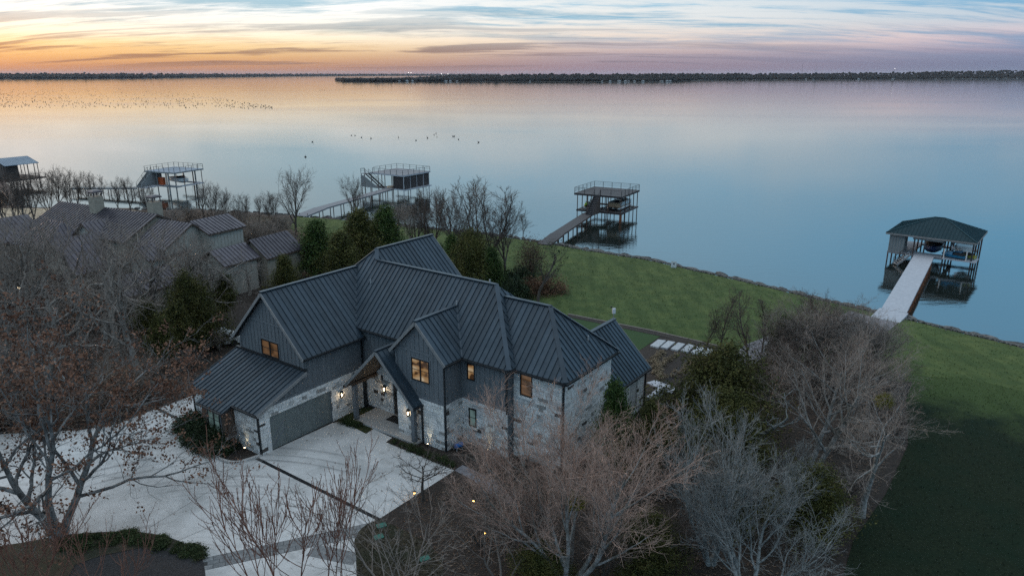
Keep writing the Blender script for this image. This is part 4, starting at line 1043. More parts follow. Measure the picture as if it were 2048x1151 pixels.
# ------------------------------------------------------------------ piers.  Local frame: x along the shore to the right, y towards the lake, z as in the world
def pier(name, loc, ang, label): return empty(name, (loc[0], loc[1], 0), R(ang), label, 'boat dock')
PILE = {}
def pile(par, x, y, z1, z0=-3.2, r=.09, m='rust_dark'):
    key = (round(z1, 2), round(z0, 2), r, m)
    if key not in PILE: PILE[key] = MB().tube((0, 0, z0), (0, 0, z1), r, n=8).mesh('pile', m)
    return mkobj('pile', PILE[key], par, (x, y, 0))
RP = {}
def railing(par, pts, z, m='rail_metal', h=1.07, nr=4, gap=2.0, r=.03, closed=False):
    mb = MB(); post = []
    for (x0, y0), (x1, y1) in zip(pts[:-1], pts[1:]):
        for k in range(nr):
            zz = z + h - k * (h - .15) / nr
            mb.beam((x0, y0, zz), (x1, y1, zz), .05 if k == 0 else .025, .05 if k == 0 else .025)
        n = max(1, round(math.hypot(x1 - x0, y1 - y0) / gap))
        post += [(x0 + (x1 - x0) * i / n, y0 + (y1 - y0) * i / n) for i in range(n + 1)]
    rl = mb.build('railing', m, par)
    key = (m, h)
    if key not in RP: RP[key] = MB().box(-.035, .035, -.035, .035, 0, h + .02).mesh('rail_post', m)
    for x, y in dict.fromkeys((round(a, 3), round(b, 3)) for a, b in post): mkobj('rail_post', RP[key], rl, (x, y, z))
    return rl
def deck(par, name, x0, x1, y0, y1, z, t, m, edge):
    d = MB().box(x0 + .02, x1 - .02, y0 + .02, y1 - .02, z - .06, z).build(name, m, par)
    MB().box(x0, x1, y0, y0 + .08, z - t, z - .01).box(x0, x1, y1 - .08, y1, z - t, z - .01).box(x0, x0 + .08, y0 + .08, y1 - .08, z - t, z - .01).box(x1 - .08, x1, y0 + .08, y1 - .08, z - t, z - .01).build('deck_frame', edge, d)
    j = MB()
    n = int((x1 - x0) / 1.2)
    for i in range(1, n): j.box(x0 + (x1 - x0) * i / n - .05, x0 + (x1 - x0) * i / n + .05, y0 + .1, y1 - .1, z - t * .9, z - .062)
    j.build('joist', edge, d)
    return d
def boards(par, a, b, w, z0, z1, m, n):
    """decking of a walkway from a to b (local), plank by plank where they are wide enough to see; one joined part"""
    a, b = Vector((a[0], a[1], z0)), Vector((b[0], b[1], z1)); d = b - a; mb = MB(); t = d.normalized(); s = Vector((t.y, -t.x, 0)).normalized() * w / 2
    for i in range(n):
        p = a + d * (i / n); q_ = a + d * ((i + (.96 if n > 1 else 1)) / n)
        mb.prism([p - s, p + s, q_ + s, q_ - s], (0, 0, -.05))
    wk = mb.build('walkway', m, par)
    e = MB()
    for k in (-1, 1): e.beam(a + s * k * .97 - Vector((0, 0, .17)), b + s * k * .97 - Vector((0, 0, .17)), .07, .22)
    e.build('stringer', m if m != 'dock_dark' else 'rust_dark', wk)
    return wk
def stair(par, a, b, w, m, panel=None, side=1, n=11):
    """straight flight from a (low) to b (high)"""
    a, b = Vector(a), Vector(b); d = b - a; hd = Vector((d.x, d.y, 0)).normalized(); s = Vector((hd.y, -hd.x, 0)) * w / 2
    st = MB()
    for k in (-1, 1): st.beam(a + s * k, b + s * k, .06, .28)
    sr = st.build('stairs', m, par)
    tr = None
    for i in range(n):
        c = a + d * ((i + .6) / n); mb = MB().prism([c - s - hd * .13, c + s - hd * .13, c + s + hd * .13, c - s + hd * .13], (0, 0, -.04))
        mb.build('tread', m, sr)
    if panel:
        MB().prism([a - s * .96 - Vector((0, 0, .16)), a + s * .96 - Vector((0, 0, .16)), b + s * .96 - Vector((0, 0, .16)), b - s * .96 - Vector((0, 0, .16))], (0, 0, .05)).build('riser_board', m, sr)
        o = s * side * 1.06
        MB().prism([a + o - Vector((0, 0, .15)), b + o - Vector((0, 0, .15)), Vector((b.x, b.y, a.z - .2)) + o], s.normalized() * .05).build('stair_panel', panel, sr)
    hr = MB()
    for k in (-1, 1):
        o = s * k; hr.beam(a + o + Vector((0, 0, .95)), b + o + Vector((0, 0, .95)), .05, .05)
        hr.beam(a + o + Vector((0, 0, .5)), b + o + Vector((0, 0, .5)), .03, .03)
        for f in (0, .5, 1): p = a + d * f + o; hr.box(p.x - .03, p.x + .03, p.y - .03, p.y + .03, p.z - .1, p.z + .97)
    hr.build('handrail', 'rail_metal', sr)
    return sr
def to_local(o, P):
    c, s = math.cos(-o.rotation_euler.z), math.sin(-o.rotation_euler.z); x, y = P[0] - o.location.x, P[1] - o.location.y
    return (x * c - y * s, x * s + y * c)
def landing(o, u, v): return to_local(o, gp(u, v))
def walk_piles(par, a, b, z, n, w, m='rust_dark', r=.08):
    for i in range(n):
        t = (i + .7) / n
        x, y = a[0] + (b[0] - a[0]) * t, a[1] + (b[1] - a[1]) * t; l = math.hypot(b[0] - a[0], b[1] - a[1]); sx, sy = (b[1] - a[1]) / l, -(b[0] - a[0]) / l
        for k in (-1, 1): pile(par, x + sx * k * w / 2 * .9, y + sy * k * w / 2 * .9, z - .28, r=r, m=m)

# ---- hulls
def hull(par, name, L, Wd, Hh, m, deckm=None, bow=.35, z=0.0):
    rings = []
    for i in range(11):
        t = i / 10; x = -L / 2 + L * t
        wv = Wd / 2 * (1 - max(0, (t - (1 - bow)) / bow) ** 2.2) * (.92 + .08 * min(1, t * 4))
        ks = Hh * .75 * max(0, (t - .72) / .28) ** 2; sh = Hh * (1 + .12 * t)
        wv = max(wv, .03)
        rings.append([(x, -wv, z + sh), (x, -wv * .93, z + Hh * .42 + ks * .4), (x, -wv * .5, z + Hh * .1 + ks * .8), (x, 0, z + ks), (x, wv * .5, z + Hh * .1 + ks * .8), (x, wv * .93, z + Hh * .42 + ks * .4), (x, wv, z + sh)])
    mb = MB().loft(rings); return mb.build(name, m, par)
def jet_ski(loc, rz, m1, m2, label, group):
    o = empty('jet_ski', loc, rz, label, 'jet ski', group)
    hull(o, 'hull', 3.1, 1.1, .42, m1)
    MB().loft([[(-1.2, -.3, .42), (-1.2, .3, .42), (-1.2, .22, .74), (-1.2, -.22, .74)], [(-.1, -.3, .45), (-.1, .3, .45), (-.1, .18, .78), (-.1, -.18, .78)], [(.15, -.28, .45), (.15, .28, .45), (.15, .18, .7), (.15, -.18, .7)]]).build('seat', 'canvas_black', o)
    MB().loft([[(.1, -.42, .45), (.1, .42, .45), (.1, .26, .9), (.1, -.26, .9)], [(.8, -.4, .46), (.8, .4, .46), (.8, .24, .78), (.8, -.24, .78)], [(1.5, -.1, .46), (1.5, .1, .46), (1.5, .06, .52), (1.5, -.06, .52)]]).build('cowl', m2, o)
    MB().beam((.2, -.42, .98), (.2, .42, .98), .05, .05).beam((.3, 0, .8), (.2, 0, .98), .08, .08).build('handlebar', 'canvas_black', o)
    return o
def pontoon_boat(loc, rz, label, group=None, canopy='canvas_black', tan=True, flat=False):
    o = empty('pontoon_boat', loc, rz, label, 'boat', group)
    for y in (-1.0, 0, 1.0):
        MB().tube((-3.3, y, .3), (2.7, y, .3), .3, n=12).tube((2.7, y, .3), (3.3, y, .45), .3, .06, 12).build('pontoon', 'boat_silver', o, smooth=True)
    MB().box(-3.3, 3.1, -1.25, 1.25, .62, .72).build('deck', 'boat_tan' if tan else 'boat_silver', o)
    for s in (-1, 1): MB().box(-3.2, 2.6, s * 1.22 - .025, s * 1.22 + .025, .74, 1.38).build('side_panel', 'boat_silver', o)
    MB().box(2.6, 2.66, -1.2, 1.2, .74, 1.38).build('bow_panel', 'boat_tan' if tan else 'boat_silver', o)
    MB().box(-3.2, -3.14, -1.2, 1.2, .74, 1.38).build('stern_panel', 'boat_silver', o)
    fr = MB()
    for s in (-1, 1):
        fr.beam((-3.2, s * 1.22, 1.41), (2.6, s * 1.22, 1.41), .05, .05)
        for x in (-2.2, -1.0, .2, 1.4): fr.box(x - .03, x + .03, s * 1.25 - .02, s * 1.25 + .02, .72, 1.4)
    fr.build('rail', 'galv', o)
    for (x0, x1, y0, y1) in ((-2.9, -1.4, -1.15, -.55), (-2.9, -1.4, .55, 1.15), (.8, 2.4, -1.15, -.6), (.8, 2.4, .6, 1.15)): MB().box(x0, x1, y0, y1, .72, 1.15).build('seat', 'boat_tan', o)
    MB().box(-.7, -.2, -.9, -.2, .72, 1.5).build('console', 'boat_dark', o)
    c = MB()
    n = 8; zt = 2.5
    ring = lambda x, dz: [(x, -1.15 + 2.3 * i / n, zt + dz + .18 * math.sin(math.pi * i / n)) for i in range(n + 1)] + [(x, 1.15 - 2.3 * i / n, zt + dz - .05 + .18 * math.sin(math.pi * (n - i) / n)) for i in range(n + 1)]
    c.loft([ring(-2.6, -.1), ring(-1.6, .05), ring(-.4, .08), ring(.5, -.05)]).build('bimini_top', canopy, o)
    fr = MB()
    for s in (-1, 1):
        for x in (-2.5, .4): fr.beam((-1.0, s * 1.2, 1.4), (x, s * 1.15, 2.42), .03, .03)
    fr.build('bimini_frame', 'galv', o)
    MB().box(-3.75, -3.25, -.25, .25, .5, 1.5).build('outboard', 'boat_dark', o)
    return o

# ---- dark two storey pier in the middle of the picture
d4 = pier('pier', (11.64, 134.36), -29.5, 'dark brown two storey boat dock with roof deck, left of the hip roofed one')
deck(d4, 'upper_deck', 0, 9.45, 0, 9.5, 2.85, .34, 'dock_dark', 'panel_dark')
deck(d4, 'lower_deck', .35, 9.45, .35, 1.9, -.25, .3, 'dock_dark', 'panel_dark')
for (x0, x1) in ((.35, .9), (4.0, 5.5), (8.75, 9.45)): MB().box(x0, x1, 1.9, 9.2, -.5, -.25).build('lower_walk', 'dock_dark', d4)
MB().box(.9, 8.75, 8.4, 9.2, -.5, -.25).build('lower_walk', 'dock_dark', d4)
for x in (.5, 2.6, 4.6, 6.7, 9.2):
    for y in (.5, 2.7, 4.9, 7.0, 9.1):
        if (x, y) in ((2.6, 2.7), (2.6, 4.9), (2.6, 7.0), (6.7, 2.7), (6.7, 4.9), (6.7, 7.0)): continue
        pile(d4, x, y, 2.55, r=.085)
MB().tube((9.2, .5, -3), (9.2, .5, -.5), .24, n=12).build('thick_pile', 'rust', d4)
railing(d4, [(4.1, .08), (.08, .08), (.08, 9.42), (9.37, 9.42), (9.37, .08), (5.3, .08)], 2.85)
la = landing(d4, 1091, 489)
boards(d4, (4.1, -3.0), (4.1 * .25 + la[0] * .75, la[1] * .75 - .75), 2.0, -.27, -.35, 'dock_dark', 60)
boards(d4, (4.1 * .25 + la[0] * .75, la[1] * .75 - .75), (la[0], la[1] - .6), 2.2, -.35, -.75, 'dock_dark', 14)
MB().box(3.1, 5.3, -3.0, .35, -.42, -.26).build('landing', 'dock_dark', d4)
walk_piles(d4, (4.1, -2.0), la, -.3, 9, 1.8)
stair(d4, (4.7, -3.6, -.25), (4.7, .0, 2.82), 1.15, 'dock_dark', 'panel_brown', 1)
def at_dock(d, x, y, z):
    c, s = math.cos(d.rotation_euler.z), math.sin(d.rotation_euler.z); return Vector((d.location.x + x * c - y * s, d.location.y + x * s + y * c, z))
def rz(d, a): return d.rotation_euler.z + R(a)
pontoon_boat(at_dock(d4, 7.1, 5.0, -.15), rz(d4, -90), 'silver and tan pontoon boat with black bimini on the dark two storey dock')
for k, (x, lab) in enumerate(((2.0, 'lime green jet ski on the dark dock, nearer the stairs'), (1.0, 'lime green jet ski on the dark dock, at its outer left edge'))):
    jet_ski(at_dock(d4, 1.25 + k * 1.35, 3.4 + .4 * k, -.12), rz(d4, -80), 'boat_white' if k else 'boat_dark', 'ski_lime', lab, 'jet skis on the dark dock')
MB().box(.95, 3.9, 2.2, 5.2, -.3, -.17).build('lift_platform', 'boat_silver', d4)
MB().box(5.7, 8.6, 1.95, 8.2, -.3, -.2).build('lift_platform', 'panel_dark', d4)

# ---- grey two storey pier with enclosed side
d3 = pier('pier', (-32.3, 163.5), -33, 'pale grey two storey boat dock with dark panelled side and outer stairs')
deck(d3, 'upper_deck', 0, 10.2, 0, 9.3, 2.9, .3, 'dock_grey', 'dock_pale')
deck(d3, 'lower_deck', -.3, 10.4, .2, 1.8, -.2, .28, 'dock_grey', 'dock_pale')
MB().box(9.7, 10.5, 1.8, 9.2, -.45, -.2).box(0, 9.7, 8.4, 9.2, -.45, -.2).build('lower_walk', 'dock_pale', d3)
for x in (.3, 3.5, 6.8, 9.9):
    for y in (.3, 2.5, 4.7, 7.0, 9.0):
        if x in (3.5, 6.8) and y in (2.5, 4.7, 7.0): continue
        pile(d3, x, y, 2.6, r=.085, m='dock_pale' if x > 9 else 'rust_dark')
for y in (.4, 2.55, 4.75, 7.0): MB().box(9.86, 9.94, y + .1, y + 2.05, -.18, 2.6).build('wall_panel', 'panel_dark', d3)
for x in (5.6, 7.2, 8.75): MB().box(x + .05, x + 1.1, 8.8, 8.86, -.18, 2.5).build('wall_panel', 'panel_dark', d3)
for x in (6.9,): MB().box(x, x + 2.9, .36, .42, -.18, 2.6).build('wall_panel', 'panel_dark', d3)
MB().box(3.0, 5.4, 5.5, 7.4, -.15, .5).build('dock_box', 'panel_brown', d3)
railing(d3, [(1.0, .08), (9.9, .08), (10.1, 9.2), (.1, 9.2), (.1, 1.5)], 2.9, nr=2, gap=1.9)
stair(d3, (4.4, -.55, -.15), (-.2, -.55, 2.7), 1.0, 'panel_dark', None)
MB().prism([(-1.6, -1.12, -.3), (3.9, -1.12, -.3), (-.6, -1.12, 2.25), (-1.6, -1.12, 2.25)], (0, .05, 0)).build('stair_panel', 'panel_grey', d3)
MB().box(-1.6, .0, -1.05, .1, 2.62, 2.7).build('stair_landing', 'dock_grey', d3)
railing(d3, [(-.2, -1.05), (-1.55, -1.05), (-1.55, .1)], 2.7, nr=2, gap=1.2)
for (x, y) in ((-1.5, -1.0), (-1.5, 0), (1.2, -1.0), (3.7, -1.0)): pile(d3, x, y, -.2 if x > 0 else 2.6)
la = landing(d3, 600, 433)
boards(d3, (6.0, .2), (6.0 * .2 + la[0] * .8, la[1] * .8), 2.2, -.22, -.35, 'dock_grey', 60)
boards(d3, (6.0 * .2 + la[0] * .8, la[1] * .8), la, 2.6, -.35, -.8, 'dock_grey', 14)
walk_piles(d3, (6.0, 0), la, -.25, 9, 2.0)
tag(MB().tube((0, 0, -.2), (0, 0, .15), .75, .7, 14).build('spool_table', 'boat_tan', None, at_dock(d3, 5.4, 1.0, 0)), 'round tan table on the lower level of the pale grey dock', 'table')

# ---- blue decked pier with wake boat
d2 = pier('pier', (-83.9, 165.0), -23, 'two storey boat dock with blue grey roof deck and white wakeboard boat')
deck(d2, 'upper_deck', 0, 9.2, 0, 8.5, 3.05, .3, 'dock_blue', 'panel_grey')
deck(d2, 'lower_deck', 2.5, 9.0, .4, 1.8, -.1, .28, 'dock_pale', 'panel_grey')
MB().box(8.3, 9.0, 1.8, 8.3, -.35, -.1).box(2.5, 8.3, 7.6, 8.3, -.35, -.1).build('lower_walk', 'dock_pale', d2)
for x in (.4, 3.2, 6.0, 8.8):
    for y in (.4, 2.9, 5.6, 8.1):
        if x in (3.2, 6.0) and y in (2.9, 5.6): continue
        pile(d2, x, y, 2.75, r=.08, m='panel_grey' if y < 1 else 'rust_dark')
for y in (.4, 8.1): MB().tube((6.8, y, -3), (6.8, y, 2.75), .16, n=10).build('thick_pile', 'panel_grey', d2)
railing(d2, [(.08, .08), (.08, 8.42), (9.12, 8.42), (9.12, .08), (3.0, .08)], 3.05, nr=2, gap=1.6)
stair(d2, (1.7, -3.5, -.05), (1.7, .0, 3.0), 1.1, 'panel_grey', 'panel_grey', 1)
MB().box(2.25, 2.31, 0, 2.6, -.2, 2.75).build('wall_panel', 'panel_grey', d2)
MB().box(1.0, 4.2, -3.6, .4, -.25, -.1).build('landing', 'dock_pale', d2)
la = landing(d2, 150, 404)
boards(d2, (2.0, -3.4), la, 2.0, -.12, -.7, 'panel_grey', 60)
walk_piles(d2, (2.0, -3), la, -.2, 9, 1.8)
wb = empty('wakeboard_boat', at_dock(d2, 5.9, 4.4, .15), rz(d2, -14), 'white wakeboard boat with dark tower on the blue decked dock', 'boat')
hull(wb, 'hull', 6.4, 2.4, 1.1, 'boat_white')
MB().box(-3.0, 1.4, -1.0, 1.0, 1.1, 1.22).build('cover', 'canvas_grey', wb)
tw = MB()
for s in (-1, 1): tw.beam((-.6, s * 1.0, 1.15), (.1, s * .8, 2.3), .07, .07); tw.beam((.6, s * 1.0, 1.15), (.1, s * .8, 2.3), .07, .07)
tw.beam((.1, -.8, 2.3), (.1, .8, 2.3), .3, .07).build('tower', 'boat_dark', wb)
MB().loft([[(.5, -1.0, 1.15), (.5, 1.0, 1.15), (.2, .9, 1.6), (.2, -.9, 1.6)], [(1.3, -.5, 1.2), (1.3, .5, 1.2), (.4, .5, 1.6), (.4, -.5, 1.6)]]).build('windscreen', 'dark_glass', wb)
tag(MB().box(-.7, .7, -.35, .35, 0, 1.7).build('storage_locker', 'red_orange', None, at_dock(d2, 4.1, 2.6, -.1), (0, 0, rz(d2, 0))), 'red orange locker on the lower level of the blue decked dock', 'locker')
bpy.data.objects['storage_locker'].location = at_dock(d2, 3.6, 1.35, -.1)

# ---- boathouse at the far left
d1 = pier('boathouse', (-119.4, 170.8), -28, 'brown boathouse with blue metal roof on stilts at the far left')
mb = MB().prism([(.2, -.3, 3.35), (.2, 7.6, 3.35), (-4.2, 7.6, 4.75), (-4.2, -.3, 4.75)], (0, 0, .12)).prism([(-8.6, -.3, 3.35), (-8.6, 7.6, 3.35), (-4.2, 7.6, 4.75), (-4.2, -.3, 4.75)], (0, 0, .12)); rfo = mb.build('roof', 'roof_blue', d1)
sm = MB()
for i in range(17): sm.beam((.18, -.2 + i * .48, 3.5), (-4.2, -.2 + i * .48, 4.9), .05, .06)
sm.build('roof_seams', 'roof_blue', rfo)
MB().box(-8.2, -1.6, .3, 3.6, .1, 3.6).build('cabin', 'panel_brown', d1)
MB().box(-9, .9, -.8, 8.4, -.3, .0).build('deck', 'panel_brown', d1)
for x in (-7.5, -4.5, -1.6, -.1):
    for y in (-.1, 2.6, 5.0, 7.3): pile(d1, x, y, 3.5 if x < -1 or y > .5 or True else 3.4, r=.09, m='panel_brown')
railing(d1, [(-1.5, -.7), (.8, -.7), (.8, 8.3)], 0, nr=3)
la = landing(d1, 40, 415)
boards(d1, (-2, -.8), la, 1.8, -.1, -.7, 'panel_brown', 40); walk_piles(d1, (-2, -.8), la, -.2, 8, 1.6)

# ---- hip roofed boathouse at the right
d5 = pier('boathouse', (54.3, 102.2), -39, 'open boathouse with dark blue green hip roof and pale walkway at right')
e = 2.25; X0, X1, Y0, Y1 = -.1, 11.2, -.1, 10.0
rp = (5.0, 4.95, 4.35); rq = (6.3, 4.95, 4.35)
hp = [([(X0, Y0, e), (X1, Y0, e), rq, rp], (0, -1)), ([(X1, Y0, e), (X1, Y1, e), rq], (1, 0)), ([(X1, Y1, e), (X0, Y1, e), rp, rq], (0, 1)), ([(X0, Y1, e), (X0, Y0, e), rp], (-1, 0))]
mb = MB()
for po, _ in hp: mb.prism([Vector(p) - Vector((0, 0, .03)) for p in po], (0, 0, -.12))
r5 = mb.build('roof', 'panel_dark', d5)
for po, dn_ in hp[:2] + hp[3:]: roof_plane(r5, po, dn_, 'roof_dock', .46, single=False, mir=False, seam=.04)
roof_plane(r5, hp[2][0], hp[2][1], 'roof_dock', .46, single=False, mir=False)
mb = MB()
for a, b_ in (((X0, Y0, e + .03), rp), ((X1, Y0, e + .03), rq), ((X1, Y1, e + .03), rq), ((X0, Y1, e + .03), rp), (rp, rq)): mb.beam(Vector(a) + Vector((0, 0, .04)), Vector(b_) + Vector((0, 0, .04)), .16, .05)
mb.build('hip_caps', 'roof_dock', r5)
MB().box(X0, X1, Y0 - .04, Y0, e - .24, e).box(X1, X1 + .04, Y0, Y1, e - .24, e).box(X0 - .04, X0, Y0, Y1, e - .24, e).build('fascia', 'trim', d5)
deck(d5, 'deck', .3, 7.4, .4, 2.4, -.48, .3, 'dock_pale', 'dock_grey')
MB().box(.3, 3.4, 2.4, 9.4, -.7, -.48).build('side_deck', 'dock_pale', d5)
MB().box(3.4, 10.6, 8.4, 9.4, -.7, -.48).build('back_deck', 'dock_pale', d5)
MB().box(7.2, 7.7, 2.4, 8.4, -.7, -.48).build('finger', 'dock_pale', d5)
cl = MB().box(.35, 2.35, .45, 2.6, -.46, 2.1).build('closet', 'panel_grey', d5)
for i in range(6): MB().box(.45 + i * .36, .49 + i * .36, .42, .45, -.46, 2.08).build('batten', 'panel_grey', cl)
for i in range(6): MB().box(2.35, 2.38, .55 + i * .38, .59 + i * .38, -.46, 2.08).build('batten', 'panel_grey', cl)
for x in (.4, 3.6, 7.4, 10.8):
    for y in (.5, 3.3, 6.4, 9.3):
        if x == .4 and y == .5: pile(d5, x, y, -.5); continue
        pile(d5, x, y, 2.15, r=.1, m='panel_dark' if y < 1 else 'rust_dark')
MB().box(3.4, 7.2, .2, .34, 1.7, 2.0).build('header_beam', 'panel_grey', d5)
la = landing(d5, 1800, 640); lb = landing(d5, 1752, 648)
lm = ((la[0] + lb[0]) / 2, (la[1] + lb[1]) / 2)
boards(d5, (5.1, .4), (5.1 * .12 + lm[0] * .88, lm[1] * .88), 2.5, -.485, -.6, 'dock_pale', 1)
boards(d5, (5.1 * .12 + lm[0] * .88, lm[1] * .88), (lm[0] - .5, lm[1] - .3), 2.9, -.6, -.86, 'dock_pale', 1)
a_, b_ = Vector((5.1, 0, 0)), Vector((lm[0], lm[1], 0)); dd = (b_ - a_); s_ = Vector((dd.y, -dd.x, 0)).normalized()
for i in range(14):
    for k in (-1, 1):
        c = a_ + dd * ((i + .8) / 15) + s_ * k * 1.12; MB().tube((c.x, c.y, -3), (c.x, c.y, -.72), .16, n=10).build('pile', 'rust', d5)
# aluminium steps down to the water
stair(d5, (1.9, -1.5, -1.9), (3.2, -.2, -.45), .9, 'galv', None, n=7)
# craft and covers
jet_ski(at_dock(d5, 8.6, 1.0, -.35), rz(d5, 170), 'ski_blue', 'ski_blue', 'blue jet ski with yellow trim on the hip roofed boathouse, nearer the walkway', 'jet skis at the hip roofed boathouse')
jet_ski(at_dock(d5, 9.6, 2.1, -.35), rz(d5, 168), 'ski_yellow', 'ski_blue', 'blue and yellow jet ski at the outer end of the hip roofed boathouse', 'jet skis at the hip roofed boathouse')
MB().box(7.3, 11.4, .2, 3.0, -.6, -.45).build('ski_platform', 'dock_pale', d5)
for (x, y) in ((7.5, .3), (10.2, .3)): MB().tube((x, y, -.6), (x, y, .9), .07, n=8).build('guide_post', 'boat_white', d5)
mbt = empty('motor_boat', at_dock(d5, 5.4, 5.3, -.66), rz(d5, -88), 'dark blue motor boat under a black cover in the hip roofed boathouse', 'boat')
hull(mbt, 'hull', 6.2, 2.4, 1.1, 'boat_navy')
cv = MB()
ringc = lambda x, w, h: [(x, -w, 1.12), (x, -w * .7, 1.12 + h * .7), (x, 0, 1.12 + h), (x, w * .7, 1.12 + h * .7), (x, w, 1.12)]
cv.loft([ringc(-3.0, 1.1, .4), ringc(-1.5, 1.15, 1.1), ringc(-.6, 1.15, .7), ringc(.5, 1.15, 1.25), ringc(1.6, .9, .6), ringc(2.9, .2, .15)]).build('cover', 'canvas_black', mbt, smooth=True)
cvb = empty('covered_boat', at_dock(d5, 9.3, 5.0, -.3), rz(d5, -90), 'boat under a flat pale grey canopy at the right of the hip roofed boathouse', 'boat')
hull(cvb, 'hull', 6.0, 2.3, 1.0, 'boat_white')
MB().loft([[(-3, -1.4, 1.85), (-3, 1.4, 1.85), (-3, 1.35, 1.98), (-3, -1.35, 1.98)], [(3.2, -1.4, 1.85), (3.2, 1.4, 1.85), (3.2, 1.35, 1.98), (3.2, -1.35, 1.98)]]).build('canopy', 'canvas_grey', cvb)
MB().box(-2.9, 3.0, -1.38, -1.33, 1.1, 1.85).build('canopy_skirt', 'canvas_grey', cvb)
# ------------------------------------------------------------------ trees
def norm(a): return a / np.maximum(np.linalg.norm(a, axis=-1, keepdims=True), 1e-9)
def tubes(Ps, Rs, S):
    """Ps (n, K, 3), Rs (n, K) -> vertices, quads"""
    n, K, _ = Ps.shape
    T = np.empty_like(Ps); T[:, 1:-1] = Ps[:, 2:] - Ps[:, :-2]; T[:, 0] = Ps[:, 1] - Ps[:, 0]; T[:, -1] = Ps[:, -1] - Ps[:, -2]; T = norm(T)
    ref = np.tile(np.array([.31, .17, .93]), (n, 1)); m = np.abs(T.mean(1) @ np.array([.31, .17, .93])) > .9; ref[m] = (1, 0, 0)
    X = norm(np.cross(T, ref[:, None, :])); Y = np.cross(T, X)
    a = np.arange(S) * 2 * np.pi / S
    V = Ps[:, :, None, :] + Rs[:, :, None, None] * (X[:, :, None, :] * np.cos(a)[:, None] + Y[:, :, None, :] * np.sin(a)[:, None])
    i = np.arange(n * K * S).reshape(n, K, S); j = np.roll(i, -1, 2)
    F = np.stack([i[:, :-1], j[:, :-1], j[:, 1:], i[:, 1:]], -1).reshape(-1, 4)
    return V.reshape(-1, 3), F
def np_mesh(name, parts, m, smooth=True, nv=4):
    V = np.concatenate([p[0] for p in parts]).astype(np.float32); off = 0; Fs = []
    for v, f in parts: Fs.append(f + off); off += len(v)
    F = np.concatenate(Fs).astype(np.int32); me = bpy.data.meshes.new(name)
    me.vertices.add(len(V)); me.vertices.foreach_set('co', V.ravel())
    me.loops.add(F.size); me.loops.foreach_set('vertex_index', F.ravel())
    me.polygons.add(len(F)); me.polygons.foreach_set('loop_start', np.arange(0, F.size, F.shape[1], dtype=np.int32)); me.polygons.foreach_set('loop_total', np.full(len(F), F.shape[1], np.int32))
    if smooth: me.polygons.foreach_set('use_smooth', np.ones(len(F), bool))
    me.update(calc_edges=True); me.materials.append(MATS[m]); return me
def walk(p, d, L, K, wander, trop, rng, bend=None):
    n = len(p); P = np.empty((n, K, 3)); P[:, 0] = p; d = d.copy(); st = (L / (K - 1))[:, None]
    for k in range(1, K):
        d = norm(d + rng.normal(0, wander, (n, 3)) + np.array([0, 0, trop]))
        P[:, k] = P[:, k - 1] + d * st
    return P
def children(P, Rr, n, t0, t1, ang, asd, L, prof, K, wander, trop, rr, tip, rng, flat=0.0):
    N, Kp, _ = P.shape; idx = np.repeat(np.arange(N), n)
    t = (np.tile((np.arange(n) + .5) / n, N) + rng.uniform(-.5, .5, N * n) / n) * (t1 - t0) + t0
    f = np.clip(t, 0, .999) * (Kp - 1); i = f.astype(int); a = (f - i)[:, None]
    pos = P[idx, i] * (1 - a) + P[idx, i + 1] * a; tan = norm(P[idx, i + 1] - P[idx, i]); rad = Rr[idx, i] * (1 - a[:, 0]) + Rr[idx, i + 1] * a[:, 0]
    plen = np.linalg.norm(np.diff(P, axis=1), axis=2).sum(1)[idx]
    az = np.tile(np.arange(n) * 2.39996, N) + np.repeat(rng.uniform(0, 6.28, N), n) + rng.normal(0, .5, N * n)
    ref = np.where(np.abs(tan[:, 2:3]) > .95, np.array([[1., 0, 0]]), np.array([[0, 0, 1.]]))
    x = norm(np.cross(tan, ref)); y = np.cross(tan, x)
    an = np.radians(rng.normal(ang, asd, N * n)).clip(.1, 1.9)[:, None]
    d = np.cos(an) * tan + np.sin(an) * (x * np.cos(az)[:, None] + y * np.sin(az)[:, None])
    if flat: d[:, 2] *= (1 - flat)
    d = norm(d)
    ln = plen * L * prof(t) * rng.uniform(.7, 1.25, N * n)
    Q = walk(pos, d, ln, K, wander, trop, rng)
    r0 = np.maximum(rad * rr * rng.uniform(.8, 1.1, N * n), tip); k = np.linspace(0, 1, K)
    RR = np.maximum(r0[:, None] * (1 - .8 * k), tip * .8)
    return Q, RR
vase = lambda t: 1.1 - .45 * t
cone = lambda t: 1.2 - .85 * t
even = lambda t: 1.0 - .2 * t
